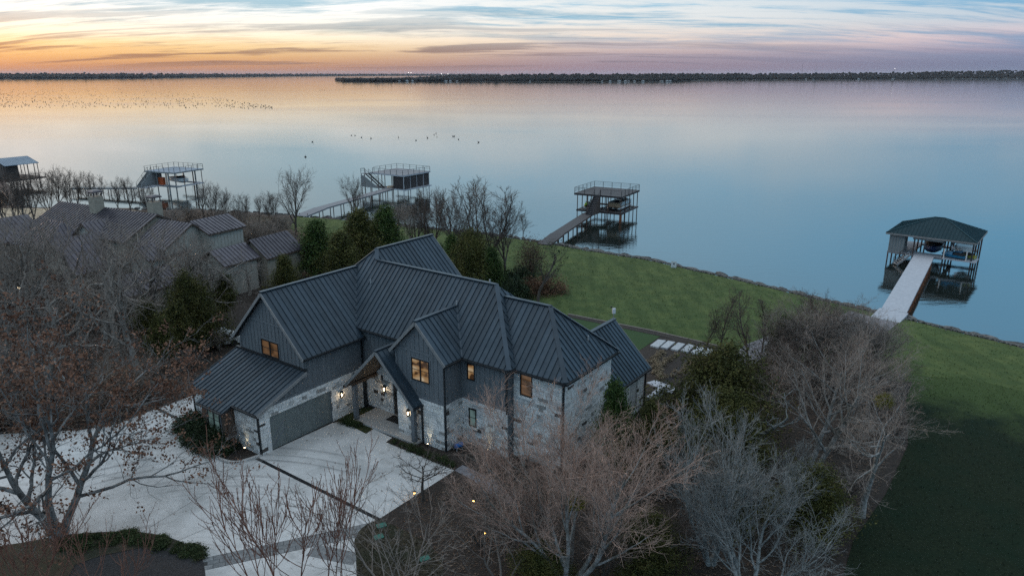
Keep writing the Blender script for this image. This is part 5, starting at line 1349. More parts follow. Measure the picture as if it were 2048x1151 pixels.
def bare_tree(seed, stems=1, height=8.0, r0=.2, fork=.35, lean=0.0, limbs=7, l_ang=38, l_len=.75, l_trop=.10, l_wander=.09, sub=7, s_ang=42, s_len=.55, tw=7, t_len=.5, fine=4, f_len=.5, finer=0, t_ang=38, h0=.62, wander=.12, trop=.05, tip=.006, prof=vase, spread=18, lowstart=.3, droop=0.0, sides=(9, 6, 4, 3, 3), flat=0.0):
    rng = np.random.default_rng(seed)
    base = np.zeros((stems, 3)); az = rng.uniform(0, 6.28) + np.arange(stems) * 6.28 / max(stems, 1)
    sp = np.radians(spread if stems > 1 else 2); base[:, 0] = np.cos(az) * .12 * (stems > 1); base[:, 1] = np.sin(az) * .12 * (stems > 1)
    d = np.stack([np.sin(sp) * np.cos(az) + lean, np.sin(sp) * np.sin(az), np.full(stems, np.cos(sp))], -1)
    L = height * h0 * rng.uniform(.85, 1.1, stems)
    P0 = walk(base, norm(d), L, 12, .05 + l_wander * .4, .03, rng); k = np.linspace(0, 1, 12)
    R0 = np.maximum(r0 / math.sqrt(stems) * (1 - .72 * k)[None, :] * np.ones((stems, 1)), tip * 2); R0[:, 0] *= 1.35
    P1, R1 = children(P0, R0, limbs, lowstart, 1.0, l_ang, 9, l_len, prof, 10, l_wander, l_trop, .68, tip * 2, rng, flat)
    P2_, R2 = children(P1, R1, sub, .2, 1.0, s_ang, 11, s_len, even, 7, wander, trop, .6, tip * 1.4, rng, flat)
    P3, R3 = children(P2_, R2, tw, .15, 1.0, t_ang, 11, t_len, even, 5, wander * 1.1, trop - droop, .6, tip, rng, flat)
    wood = [tubes(P0, R0, sides[0]), tubes(P1, R1, sides[1])]; crown = [tubes(P2_, R2, sides[2]), tubes(P3, R3, sides[3])]; last = P3
    if fine:
        P4, R4 = children(P3, R3, fine, .2, 1.0, t_ang, 12, f_len, even, 4, wander * 1.2, trop - droop, .7, tip * .75, rng); crown.append(tubes(P4, R4, 3)); last = P4
        if finer:
            P5, R5 = children(P4, R4, finer, .3, 1.0, 36, 12, .55, even, 3, wander, trop, .8, tip * .6, rng); crown.append(tubes(P5, R5, 3)); last = P5
    top = float(np.percentile(last[..., 2], 97)); s = height / top
    sc = lambda parts: [(v * s, f) for v, f in parts]
    return sc(wood), sc(crown), last * s, rng
def leaf_cloud(c, n, spread, size, rng, aspect=.6, quads=True, zf=.8):
    m = len(c) * n; ctr = np.repeat(c, n, 0) + rng.normal(0, 1, (m, 3)) * np.array([spread, spread, spread * zf])
    a = norm(rng.normal(0, 1, (m, 3))); b = norm(np.cross(a, rng.normal(0, 1, (m, 3)))); s = size * rng.uniform(.6, 1.4, (m, 1))
    V = np.stack([ctr - a * s, ctr + b * s * aspect, ctr + a * s, ctr - b * s * aspect], 1).reshape(-1, 3)
    return V, np.arange(m * 4).reshape(m, 4)
TM = {}
def proto(kind, wood, crown, mw, mc, leaves=None, ml=None, h=8.0):
    TM[kind] = [('trunk', np_mesh('trunk', wood, mw)), ('branches', np_mesh('branches', crown, mc))] + ([('foliage', np_mesh('foliage', leaves, ml, False))] if leaves else [])
    TM[kind + '_h'] = h
def bt(kind, mw, mc, h=8.0, **kw):
    w, c, last, rng = bare_tree(height=h, **kw); proto(kind, w, c, mw, mc, h=h); return last, rng
bt('spreading', 'bark_grey', 'twig_pink', 9, seed=11, stems=6, h0=.74, r0=.27, limbs=10, l_ang=30, l_len=.55, l_trop=.05, l_wander=.06, sub=9, s_len=.46, s_ang=32, tw=8, t_len=.45, t_ang=34, fine=4, f_len=.55, tip=.0058, spread=27, lowstart=.22, trop=.06, wander=.08)
bt('spreading_grey', 'bark_grey', 'twig_grey', 9, seed=14, stems=2, h0=.78, r0=.22, limbs=13, l_ang=52, l_len=.6, l_trop=.05, l_wander=.07, sub=9, s_len=.45, s_ang=34, tw=7, t_len=.42, t_ang=34, fine=4, f_len=.5, tip=.0052, spread=9, lowstart=.25, trop=.05, wander=.09)
bt('woodland_open', 'bark_brown', 'twig_grey', 9, seed=6, stems=1, r0=.17, limbs=9, l_ang=44, l_len=.62, l_wander=.12, sub=7, tw=5, fine=2, tip=.0075, lowstart=.35)
bt('woodland', 'bark_brown', 'twig_grey', 9, seed=5, stems=1, r0=.19, limbs=10, l_ang=46, l_len=.62, sub=8, tw=6, fine=4, tip=.0055, lowstart=.32)
bt('woodland_two', 'bark_brown', 'twig_grey', 9, seed=8, stems=2, r0=.21, limbs=8, l_ang=42, l_len=.6, sub=8, tw=6, fine=4, tip=.0055, lowstart=.3, spread=10, l_wander=.14)
bt('lichen', 'bark_lichen', 'twig_lichen', 7, seed=21, stems=4, h0=.7, r0=.2, limbs=9, l_ang=36, l_len=.6, l_wander=.11, sub=7, s_ang=34, tw=7, t_len=.42, t_ang=34, fine=3, wander=.12, tip=.006, lowstart=.2, spread=26, trop=.07)
bt('upright', 'bark_dark', 'twig_dark', 7, seed=31, stems=1, h0=.8, r0=.07, limbs=22, l_ang=42, l_len=.34, l_trop=.08, sub=6, tw=5, fine=3, tip=.005, lowstart=.15, prof=cone)
bt('brush', 'twig_dark', 'twig_grey', 5, seed=41, stems=7, r0=.14, limbs=6, l_ang=28, l_len=.6, l_trop=.1, sub=6, tw=5, fine=4, tip=.0045, spread=17, lowstart=.15)
bt('brush_dark', 'bark_dark', 'twig_dark', 5, seed=44, stems=6, r0=.13, limbs=6, l_ang=30, l_len=.6, l_trop=.1, sub=5, tw=5, fine=2, tip=.0045, spread=18, lowstart=.15)
bt('shore', 'bark_dark', 'twig_dark', 8, seed=51, stems=1, h0=.72, r0=.15, limbs=11, l_ang=33, l_len=.62, l_trop=.06, l_wander=.07, sub=8, s_ang=33, tw=7, t_ang=32, t_len=.45, fine=4, tip=.0075, lowstart=.28, wander=.09)
bt('shore_two', 'bark_dark', 'twig_dark', 8, seed=54, stems=5, h0=.74, r0=.18, limbs=8, l_ang=26, l_len=.45, l_wander=.07, sub=7, s_ang=30, tw=6, t_ang=30, fine=3, tip=.0075, lowstart=.25, spread=15, wander=.09)
bt('sapling', 'twig_red', 'twig_red', 5.5, seed=61, stems=2, r0=.032, limbs=10, l_ang=27, l_len=.62, l_trop=.13, l_wander=.05, sub=5, s_ang=24, s_len=.42, tw=7, t_len=.085, fine=0, wander=.05, trop=.16, tip=.0055, lowstart=.3)
bt('sapling_two', 'twig_red', 'twig_red', 5.5, seed=67, stems=3, r0=.04, limbs=9, l_ang=25, l_len=.6, l_trop=.12, l_wander=.05, sub=5, s_ang=24, s_len=.45, tw=7, t_len=.085, fine=0, wander=.06, trop=.15, tip=.0055, lowstart=.3, spread=12)
bt('thin_twigs', 'twig_grey', 'twig_grey', 5, seed=73, stems=3, r0=.07, limbs=7, l_ang=36, l_len=.8, l_trop=.03, l_wander=.08, sub=6, s_len=.5, tw=4, t_len=.3, fine=2, tip=.005, lowstart=.2, spread=20)
bt('small_round', 'bark_dark', 'twig_dark', 3.4, seed=83, stems=1, r0=.075, limbs=10, l_ang=58, l_len=.85, l_trop=.05, l_wander=.1, sub=6, s_len=.45, tw=4, t_len=.4, fine=2, tip=.006, lowstart=.55, prof=even)
bt('gnarled', 'bark_brown', 'twig_grey', 9, seed=93, stems=1, r0=.24, limbs=8, l_ang=58, l_len=.8, l_trop=.0, l_wander=.26, sub=7, s_ang=50, wander=.26, tw=5, fine=3, tip=.007, lowstart=.35, trop=.02)
bt('leaning', 'bark_grey', 'twig_grey', 9, seed=97, stems=1, r0=.13, lean=.1, limbs=9, l_ang=55, l_len=.5, l_wander=.16, sub=7, tw=6, fine=4, tip=.0055, lowstart=.45)
# dead snag: few crooked pale limbs
w, c, last, rng = bare_tree(103, height=5.5, r0=.13, limbs=4, l_ang=52, l_len=.55, l_wander=.3, sub=3, s_ang=45, wander=.3, tw=2, t_len=.4, fine=0, tip=.012, lowstart=.45, trop=.03)
proto('snag', w, c, 'bark_lichen', 'bark_lichen', h=5.5)
# oak that keeps its dead leaves
w, c, last, rng = bare_tree(111, stems=3, height=9, r0=.33, h0=.68, limbs=9, l_ang=55, l_len=1.0, l_trop=.015, l_wander=.17, sub=8, s_ang=45, s_len=.5, tw=6, t_len=.45, fine=3, f_len=.45, wander=.2, tip=.006, spread=16, lowstart=.2)
tips = last[:, -1]; sel = rng.random(len(tips)) < .33 * (1 + .6 * np.sin(tips[:, 0] * 1.7) * np.cos(tips[:, 1] * 1.3))
proto('oak', w, c, 'bark_oak', 'bark_oak', [leaf_cloud(tips[sel], 11, .13, .066, rng, .62)], 'oak_leaf', h=9)
w, c, last, rng = bare_tree(121, height=7, r0=.13, limbs=8, l_ang=50, l_len=.6, sub=6, tw=4, fine=2, tip=.006)
tips = last[:, -1]; sel = rng.random(len(tips)) < .16
proto('few_leaves', w, c, 'bark_dark', 'twig_dark', [leaf_cloud(tips[sel], 5, .14, .09, rng)], 'shrub_green', h=7)
def cedar(kind, seed, h, wd, ml, n=300, per=46, size=.13, base=.06, power=.75, lumps=.35, mw='bark_dark'):
    rng = np.random.default_rng(seed); P0 = walk(np.zeros((1, 3)), np.array([[0, 0, 1.]]), np.array([h * .93]), 10, .03, .02, rng); R0 = (h * .02) * (1 - .85 * np.linspace(0, 1, 10))[None]
    f = rng.uniform(base, 1, n) ** 1.15; az = rng.uniform(0, 6.28, n)
    rad = wd * (1 - f) ** power * (1 + lumps * np.sin(az * 3 + f * 9 + seed) * np.sin(f * 17 + seed)) * rng.choice([.45, .7, .9, 1.0, 1.2], n) * rng.uniform(.85, 1.1, n) + .08
    k = np.minimum((f * .93 * 9).astype(int), 8); st = P0[0, k]; st[:, 2] = np.maximum(f * h * .93 - rad * .25, .1)
    end = np.stack([st[:, 0] + rad * np.cos(az), st[:, 1] + rad * np.sin(az), f * h * .95 + .2 + rng.uniform(-.02, .1, n) * h], -1)
    B_ = np.stack([st, (st + end) / 2 + np.array([0, 0, -.05]), end], 1); RB = np.tile(np.array([.028, .018, .008]) * h / 6, (n, 1))
    c1 = end; c2 = st + (end - st) * rng.uniform(.5, .9, (n, 1))
    cs = np.concatenate([c1, c2]); sz = .16 + .055 * h * .5
    lv = leaf_cloud(cs, per, sz, size, rng, .38, zf=1.15)
    proto(kind, [tubes(P0, R0, 7)], [tubes(B_, RB, 4)], mw, mw, [lv], ml, h=h)
cedar('cedar', 3, 7, 2.3, 'cedar_leaf', lumps=.6, n=210, size=.12, power=.95)
cedar('cedar_two', 7, 7, 2.6, 'cedar_olive', power=.8, lumps=.7, n=220, size=.12)
cedar('cedar_broad', 9, 5.5, 2.6, 'cedar_olive', n=330, per=50, size=.085, power=.45, lumps=.55)
cedar('pine', 13, 7, 1.7, 'cedar_olive', n=90, per=60, size=.11, base=.42, power=.45, lumps=.3)
def bush(kind, seed, h, wd, ml, n=120, per=40, size=.05, twigs=True):
    rng = np.random.default_rng(seed); d = norm(np.abs(rng.normal(0, 1, (n, 3))) * np.array([1, 1, 1.2]) * np.sign(rng.normal(0, 1, (n, 3))) * np.array([1, 1, 0]) + np.abs(rng.normal(0, 1, (n, 3))) * np.array([0, 0, 1.1]))
    e = d * np.array([wd, wd, h]) * rng.uniform(.55, 1.0, (n, 1)); z0 = np.zeros((n, 3)); z0[:, :2] = e[:, :2] * .12
    B_ = np.stack([z0, (z0 + e) / 2 + rng.normal(0, .05, (n, 3)) * wd, e], 1); RB = np.tile(np.array([.014, .009, .005]), (n, 1))
    proto(kind, [tubes(B_[:8], RB[:8] * 1.8, 5)], [tubes(B_, RB, 3)], 'bark_dark', 'twig_dark', [leaf_cloud(e, per, .13 * h + .05, size, rng, .55)], ml, h=h)
bush('bush', 3, 1.0, .75, 'shrub_green')
bush('bush_orange', 5, 1.6, 1.5, 'shrub_orange', n=150, per=26, size=.06)
bush('bush_brown', 6, 2.2, 1.7, 'shrub_brown', n=160, per=18, size=.05)
bush('bush_column', 8, 4.5, 1.5, 'shrub_brown', n=190, per=30, size=.07)
bush('clump', 9, .35, .3, 'straw', n=40, per=8, size=.045)
bush('mound', 12, .4, .5, 'ground_plant', n=110, per=10, size=.05)
bush('low_plant', 10, .35, .4, 'ground_plant', n=50, per=14, size=.04)
NTREE = [0]
ORD = 'first second third fourth fifth sixth seventh eighth ninth tenth eleventh twelfth thirteenth fourteenth fifteenth sixteenth seventeenth eighteenth nineteenth twentieth twenty-first twenty-second twenty-third twenty-fourth twenty-fifth twenty-sixth'.split()
def rank(L): 
    o = sorted(range(len(L)), key=lambda i: L[i][0]); return {i: ORD[k] for k, i in enumerate(o)}
def plant(name, kind, pos, h, label, cat='tree', group=None, rz=None, wide=1.0):
    s = h / TM[kind + '_h']
    o = empty(name, pos, rnd.uniform(0, 6.28) if rz is None else rz, label, cat, group)
    o.scale = (s * wide, s * wide, s)
    for nm, me in TM[kind]: mkobj(nm, me, o)
    NTREE[0] += 1
    return o
def tree_at(name, kind, u, v, vt, label, cat='tree', group=None, rz=None, wide=1.0):
    p = gp(u, v, -.05); return plant(name, kind, p, top_h(p, vt), label, cat, group, rz, wide)
BT_ = 'bare_tree'
# -- in front of and right of the house
tree_at(BT_, 'spreading', 1135, 1168, 815, 'broad bare tree with pinkish twigs in front of the right end of the grey house', rz=.4, wide=1.12)
tree_at(BT_, 'thin_twigs', 1005, 1165, 950, 'small pale multi-stemmed tree low left of the broad pinkish tree', group=None, rz=1.0, wide=1.15)
tree_at(BT_, 'lichen', 1420, 1125, 845, 'grey green bare tree right of the broad pinkish tree', rz=2.2)
tree_at(BT_, 'lichen', 1490, 1195, 975, 'blue grey lichen covered bare tree at the bottom edge, right of centre', rz=.3, wide=1.25)
tree_at('dead_tree', 'snag', 1486, 912, 770, 'dead tree with few crooked pale limbs before the dark cedar', rz=2.6)
tree_at(BT_, 'spreading_grey', 1622, 950, 668, 'large spreading bare tree in the middle of the right hand wood', rz=3.4, wide=1.15)
tree_at(BT_, 'leaning', 1722, 1032, 745, 'tall tree with leaning grey trunk at the edge of the dark field', rz=-.3)
tree_at(BT_, 'woodland', 1540, 830, 690, 'grey bare tree left of the large spreading tree in the right wood', rz=1.3, wide=1.1)
tree_at(BT_, 'woodland_two', 1730, 850, 668, 'twin stemmed bare tree at the right side of the right wood', rz=4.0, wide=1.1)
tree_at(BT_, 'woodland', 1800, 830, 700, 'small bare tree at the far right edge of the right wood', rz=5.2)
tree_at(BT_, 'woodland_two', 1400, 1010, 880, 'bare tree between the broad pinkish tree and the dead snag', rz=.9)
tree_at(BT_, 'lichen', 1560, 1060, 900, 'tangled grey tree below the large spreading tree in the right wood', rz=4.4, wide=1.1)
for i, (u, v, t, k, lab) in enumerate(((1412, 704, 612, 'upright', 'thin young tree at the left end of the row beside the slabs'), (1440, 712, 596, 'upright', 'second thin young tree from the left beside the stepping slabs'), (1496, 735, 588, 'upright', 'darkest upright tree of the row right of the stepping slabs'),
     (1524, 705, 592, 'upright', 'thin dark tree just right of the darkest upright tree'), (1556, 706, 596, 'woodland', 'slender bare tree over the flagstone walk'), (1590, 722, 600, 'woodland_two', 'bare tree on the far side of the flagstone walk, left part'),
     (1628, 725, 592, 'shore', 'brownish bare tree in the thicket near the lake'), (1664, 736, 596, 'woodland_two', 'bare tree in the thicket left of the walk to the boathouse'), (1700, 730, 602, 'woodland', 'pale bare tree reaching over the start of the boathouse walkway'), (1742, 745, 640, 'brush', 'low twiggy thicket at the landward end of the boathouse walkway'))):
    tree_at('upright_tree' if k == 'upright' else BT_, k, u, v, t, lab, rz=i * 1.7, wide=1.25 if k != 'upright' else 1.0)
BR = [(1575, 745, 625), (1610, 750, 618), (1650, 755, 622), (1690, 752, 630), (1725, 750, 645), (1550, 770, 660), (1600, 790, 690), (1650, 800, 690), (1700, 800, 700), (1760, 800, 715), (1540, 800, 720), (1580, 1040, 975), (1650, 1080, 1020), (1690, 1000, 930), (1360, 1120, 1010), (1260, 1130, 1010), (1200, 1160, 1050), (1060, 1120, 1010), (1540, 1110, 1040), (1780, 880, 800), (1670, 900, 835),
      (960, 1090, 1015), (1070, 1060, 980), (1000, 1020, 960), (1320, 1000, 900), (1350, 860, 790)]
rk = rank(BR)
for i, (u, v, t) in enumerate(BR):
    tree_at('thicket', 'brush' if i < 5 else 'brush_dark', u, v, t, rk[i] + ' twiggy thicket from the left in the right hand wood', 'shrub', 'leafless thickets in the right hand wood', rz=i * 2.1, wide=1.3)
for u, v, t, k, lab, wd in ((1425, 868, 706, 'cedar_broad', 'broad olive green cedar right of the white garden steps', 1.25), (1445, 940, 800, 'cedar_broad', 'dark low cedar in front of the broad olive cedar', 1.2), (1235, 930, 772, 'cedar', 'narrow cedar at the right end of the grey house behind the pinkish tree', .8), (1296, 950, 812, 'cedar_two', 'olive cedar behind the right side of the pinkish tree', .9),
    (1290, 1140, 1035, 'cedar_broad', 'dark olive cedar low between the two front trees', 1.2), (1085, 1165, 1085, 'cedar_broad', 'low olive cedar at the foot of the broad pinkish tree', 1.2), (1560, 735, 636, 'cedar', 'dark cedar beside the flagstone walk in the right hand wood', 1.0), (1610, 1060, 940, 'cedar_broad', 'dark cedar deep in the right hand wood', 1.1), (1470, 1050, 950, 'cedar_two', 'dark cedar behind the blue grey lichen tree', 1.1)):
    tree_at('cedar', k, u, v, t, lab, rz=u * .1, wide=wd)
# -- behind the house
for u, v, t, k, lab, wd in ((632, 548, 446, 'cedar', 'bright green pointed cedar behind the left part of the grey roof', 1.35), (690, 565, 470, 'cedar_two', 'olive cedar just right of the bright green pointed cedar', 1.3), (720, 535, 428, 'cedar_two', 'tall yellow green cedar left of the roof peak', 1.3), (764, 525, 420, 'cedar', 'dark cedar directly behind the highest roof ridge', 1.25), (575, 590, 515, 'cedar_two', 'dark olive cedar above the left gable of the grey house', 1.2),
    (902, 572, 478, 'cedar', 'dark cedar right of the high roof gable', .9), (945, 585, 474, 'cedar_broad', 'broad dark cedar behind the main roof, right of the gable', .9), (990, 590, 500, 'cedar', 'small dark cedar at the right end of the clump behind the roof', .9), (398, 700, 560, 'cedar_broad', 'brownish green cedar left of the garage gable', .8)):
    tree_at('cedar', k, u, v, t, lab, rz=u * .1, wide=wd)
for u, v, t, k, lab, wd in ((594, 476, 342, 'shore', 'lone tall bare tree against the water left of the pale grey dock', 1.0), (716, 470, 356, 'shore', 'bare tree in front of the walkway to the pale grey dock', .9), (866, 520, 386, 'shore_two', 'bare tree against the water behind the high roof gable', 1.0), (905, 530, 388, 'shore', 'slender bare tree in the clump right of the roof gable', .9), (968, 560, 374, 'shore_two', 'tallest many stemmed bare tree behind the main roof', 1.35),
    (1010, 560, 412, 'shore', 'bare tree at the right of the clump behind the main roof', 1.0), (1046, 476, 428, 'shore', 'thin bare tree at the landward end of the dark dock walkway', .9), (830, 490, 410, 'brush', 'brown twiggy tree in front of the pale grey dock reflection', 1.2), (790, 480, 405, 'brush', 'brown twiggy thicket left of the high roof gable', 1.3), (760, 470, 420, 'brush', 'grey brown brush behind the yellow green cedar', 1.2)):
    tree_at(BT_, k, u, v, t, lab, rz=u * .13, wide=wd)
tree_at('young_tree', 'few_leaves', 1075, 612, 486, 'small tree with a few leaves left at the lawn edge behind the roof', rz=1)
tree_at('shrub', 'bush_column', 1062, 546, 476, 'tall rounded brown shrub at the left edge of the lawn', 'shrub', rz=1)
tree_at('shrub', 'bush_orange', 1098, 585, 549, 'low orange brown shrub bed at the left edge of the lawn', 'shrub', rz=2)
tree_at('shrub', 'bush_orange', 1062, 590, 556, 'low orange shrub left of the small leafy tree', 'shrub', rz=3)
SB = ((1030, 600, 560), (1010, 585, 545), (870, 560, 500), (1045, 575, 540))
rk = rank(SB)
for i, (u, v, t) in enumerate(SB): tree_at('shrub', 'bush', u, v, t, rk[i] + ' dark green shrub from the left behind the main roof', 'shrub', 'dark shrubs behind the main roof', rz=i)
# -- along the left shore
SH = [(8, 452, 372, 'shore'), (30, 462, 350, 'shore_two'), (52, 470, 362, 'shore'), (72, 458, 345, 'shore'), (100, 428, 346, 'shore_two'), (122, 432, 338, 'shore'), (150, 430, 345, 'shore_two'), (196, 425, 350, 'shore_two'), (238, 428, 362, 'shore'), (262, 430, 356, 'shore'), (300, 430, 372, 'shore_two'), (408, 440, 366, 'shore'), (430, 444, 372, 'shore_two'), (456, 446, 384, 'shore'), (490, 446, 390, 'shore_two'), (520, 448, 394, 'shore'), (545, 452, 388, 'shore_two')]
rk = rank(SH)
for i, (u, v, t, k) in enumerate(SH):
    nm = ['in front of the far left boathouse', 'beside the walkway of the blue decked dock', 'between the blue decked dock and the lone tall tree'][0 if u < 90 else 1 if u < 400 else 2]
    tree_at(BT_, k, u, v, t, rk[i] + ' shore tree from the left, ' + nm, 'tree', 'bare trees along the left shore', rz=i * 1.9, wide=.95)
BS = [(400, 468, 418), (440, 462, 420), (480, 466, 424), (520, 474, 428), (560, 478, 430), (350, 462, 420), (310, 456, 418), (500, 490, 440), (545, 500, 445), (600, 500, 452), (570, 520, 465), (380, 446, 410), (460, 442, 414)]
rk = rank(BS)
for i, (u, v, t) in enumerate(BS):
    tree_at('shrub', 'brush' if i % 3 else 'bush_brown', u, v, t, rk[i] + ' brown bush from the left on the shore behind the stone house', 'shrub', 'brown brush on the left shore', rz=i * 2.3, wide=1.5)
# -- wood in front of the neighbour's house
LW = [(130, 650, 452, 'woodland_open', 'slender pale bare tree between the hip roof and the front gable'), (322, 665, 448, 'woodland_open', 'pale bare tree before the cream gable of the stone house'), (18, 670, 436, 'woodland_open', 'pale bare tree at the left edge before the stone house'), (232, 620, 446, 'woodland_open', 'pale bare tree before the lower purple roof of the stone house'), (375, 650, 462, 'gnarled', 'pale crooked tree before the wing of the stone house'),
      (285, 762, 470, 'woodland_open', 'tall grey bare tree with a straight trunk left of the garage gable'), (62, 720, 440, 'woodland_two', 'bare tree before the left gable of the stone house'), (112, 700, 455, 'gnarled', 'gnarled bare tree before the hip roof of the stone house'), (162, 680, 425, 'woodland_open', 'tall bare tree before the middle of the stone house'), (214, 690, 450, 'gnarled', 'crooked bare tree before the front gable of the stone house'),
      (255, 650, 455, 'woodland_open', 'bare tree before the dark valley roof of the stone house'), (352, 640, 452, 'woodland_open', 'bare tree right of the cream gable of the stone house'), (440, 640, 478, 'gnarled', 'pale twisted tree in front of the dark cedar above the garage gable'), (-30, 700, 440, 'woodland_two', 'bare tree cut by the left edge of the view'), (100, 800, 545, 'gnarled', 'bare tree directly behind the brown leaved oak'), (240, 720, 500, 'gnarled', 'bent bare tree left of the straight grey trunk'), (20, 790, 560, 'woodland_open', 'bare tree behind the left side of the oak'), (500, 590, 500, 'gnarled', 'pale twisted tree above the left end of the garage ridge'), (395, 620, 470, 'woodland_open', 'bare tree before the low right wing of the stone house')]
for i, (u, v, t, k, lab) in enumerate(LW): tree_at(BT_, k, u, v, t, lab, rz=i * 1.37 + .5, wide=1.05)
for i, (u, v, t, lab) in enumerate(((330, 745, 640, 'thin dark pine nearest the garage lean-to'), (362, 728, 618, 'dark pine beside the parked car'), (420, 690, 600, 'dark pine behind the garage gable wall'), (300, 700, 610, 'dark pine left of the parked car'), (455, 650, 560, 'pine touching the left rake of the garage gable'))):
    tree_at('pine', 'pine', u, v, t, lab, rz=i * 2, wide=1.1)
UG = ((60, 640, 560), (120, 620, 560), (200, 640, 570), (160, 740, 680), (240, 800, 740), (300, 800, 755), (20, 850, 770), (90, 850, 780), (330, 690, 640), (380, 740, 700), (280, 620, 560), (440, 700, 660), (200, 830, 770), (-20, 800, 700), (350, 600, 540))
rk = rank(UG)
for i, (u, v, t) in enumerate(UG):
    tree_at('shrub', 'brush' if i % 2 else 'bush_brown', u, v, t, rk[i] + ' brown undergrowth bush from the left in the left wood', 'shrub', 'undergrowth in the left wood', rz=i * 1.3, wide=1.6)
# -- near left and bottom edge
tree_at('oak_tree', 'oak', 118, 1072, 640, 'big spreading oak with clinging brown leaves at lower left', rz=2.0, wide=.95)
tree_at('sapling', 'sapling', 592, 1215, 925, 'red twigged sapling at the bottom edge left of centre', rz=.5, wide=1.25)
tree_at('sapling', 'sapling_two', 672, 1205, 930, 'red twigged sapling over the trench drain', rz=2.5, wide=1.0)
tree_at('sapling', 'sapling_two', 535, 1220, 965, 'red twigged sapling over the paver band, left of two taller ones', rz=4.5, wide=1.1)
tree_at('sapling', 'sapling_two', 60, 1260, 1000, 'reddish bare sapling at the bottom left corner', rz=1.5, wide=1.3)
tree_at('sapling', 'sapling', 215, 1240, 1040, 'thin reddish sapling over the round island bed', rz=4, wide=1.2)
tree_at('sapling', 'thin_twigs', 800, 1230, 1000, 'arching grey twigs over the brown lawn at the bottom edge', rz=2, wide=1.2)
tree_at('small_tree', 'small_round', 846, 1003, 905, 'small round headed bare tree at the driveway corner', rz=.4, wide=1.25)
tree_at('small_tree', 'small_round', 472, 908, 848, 'small pinkish bare tree beside the lean-to wall', rz=2.4, wide=.75)
SB = ((388, 862, 828), (408, 872, 836), (425, 885, 850), (443, 890, 858), (412, 898, 872), (438, 905, 882), (372, 860, 838), (395, 885, 862), (455, 900, 882))
rk = rank(SB)
for i, (u, v, t) in enumerate(SB): tree_at('shrub', 'bush', u, v, t, rk[i] + ' dark green shrub from the left in the kerbed bed', 'shrub', 'shrubs in the bed by the lean-to', rz=i, wide=1.2)
for i in range(16):
    u, v = (690 + 3.4 * i, 845 + 1.1 * i) if i < 8 else (790 + (i - 8) * 16, 886 + (i - 8) * 6.5); p = gp(u, v); plant('low_plant', 'low_plant', p, rnd.uniform(.22, .4), 'low ground cover plant in the ' + ('bed left of the porch step' if i < 8 else 'bed along the apron right of the porch'), 'plant', 'ground cover ' + ('left' if i < 8 else 'right') + ' of the porch')
# rows of straw coloured clumps in the garden bed
for r_ in range(4):
    a, b_ = gp(*((1324, 706), (1352, 714), (1396, 722), (1318, 730))[r_]), gp(*((1298, 726), (1304, 748), (1340, 758), (1316, 758))[r_])
    for i in range(11):
        p = a.lerp(b_, (i + rnd.uniform(-.2, .2)) / 10); q = Vector((p.x + rnd.uniform(-.3, .3), p.y + rnd.uniform(-.3, .3), 0)); q.z = float(gh(q.x, q.y)) + .03
        plant('grass_clump', 'clump', q, rnd.uniform(.22, .38), 'small straw coloured grass clump in the rows of the garden bed', 'plant', 'grass clumps in the garden bed')
# mistletoe balls
for (u, v, px_, py_, h_) in ((1150, 1000, 1135, 1172, 0), (1770, 800, 1722, 1032, 0)):
    p = gp(px_, py_); a, f, d = ray(u, v); t = (p.y) / f; q = Vector((a * t, p.y, CAM_H + d * t))
    o = plant('mistletoe', 'bush', q - Vector((0, 0, .25)), .55, 'yellow green mistletoe ball in the ' + ('broad pinkish tree' if u < 1500 else 'leaning grey tree'), 'mistletoe')
    for c_ in o.children:
        if c_.name.startswith('foliage'):
            me = c_.data.copy(); me.materials.clear(); me.materials.append(MATS['mistletoe']); c_.data = me
# ------------------------------------------------------------------ garden things
SLAB = [((1300, 694), (1316, 682), (1332, 684), (1316, 698)), ((1321, 697), (1336, 684.5), (1350, 687), (1334, 700)), ((1341, 700.5), (1356, 688), (1370, 691), (1355, 704)), ((1361, 704), (1376, 691), (1389, 694), (1375, 707)), ((1381, 708), (1395, 695.5), (1408, 699), (1396, 711)), ((1401, 711.5), (1414, 699), (1428, 703), (1416, 715))]
ords = ('first', 'second', 'third', 'fourth', 'fifth', 'sixth')
for i, q in enumerate(SLAB):
    P = [gp(u, v) for u, v in q]
    tag(MB().prism([(p.x, p.y, p.z + .04) for p in P], (0, 0, .16)).build('stepping_slab', 'slab_stone'), 'pale blue grey rectangular slab in the garden, ' + ords[i] + ' from the left of six', 'paving slab', 'stepping slabs beside the turf')
for i, q in enumerate((((1293, 768), (1310, 763), (1330, 770), (1312, 777)), ((1314, 778), (1331, 771), (1346, 776), (1330, 784)), ((1330, 785), (1346, 777), (1354, 781), (1342, 790)))):
    P = [gp(u, v) for u, v in q]
    tag(MB().prism([(p.x, p.y, p.z + .03) for p in P], (0, 0, .14)).build('step_slab', 'dock_pale'), 'white concrete slab beside the right end of the house, ' + ('nearest the wall', 'middle one', 'farthest from the wall')[i], 'paving slab', 'white slabs at the house end')
a, b = gp(1296, 808), gp(1330, 782)
tag(MB().beam((a.x, a.y, .3), (b.x, b.y, .3), .35, .6).build('garden_wall', 'dock_pale'), 'low white retaining wall right of the house end', 'wall')
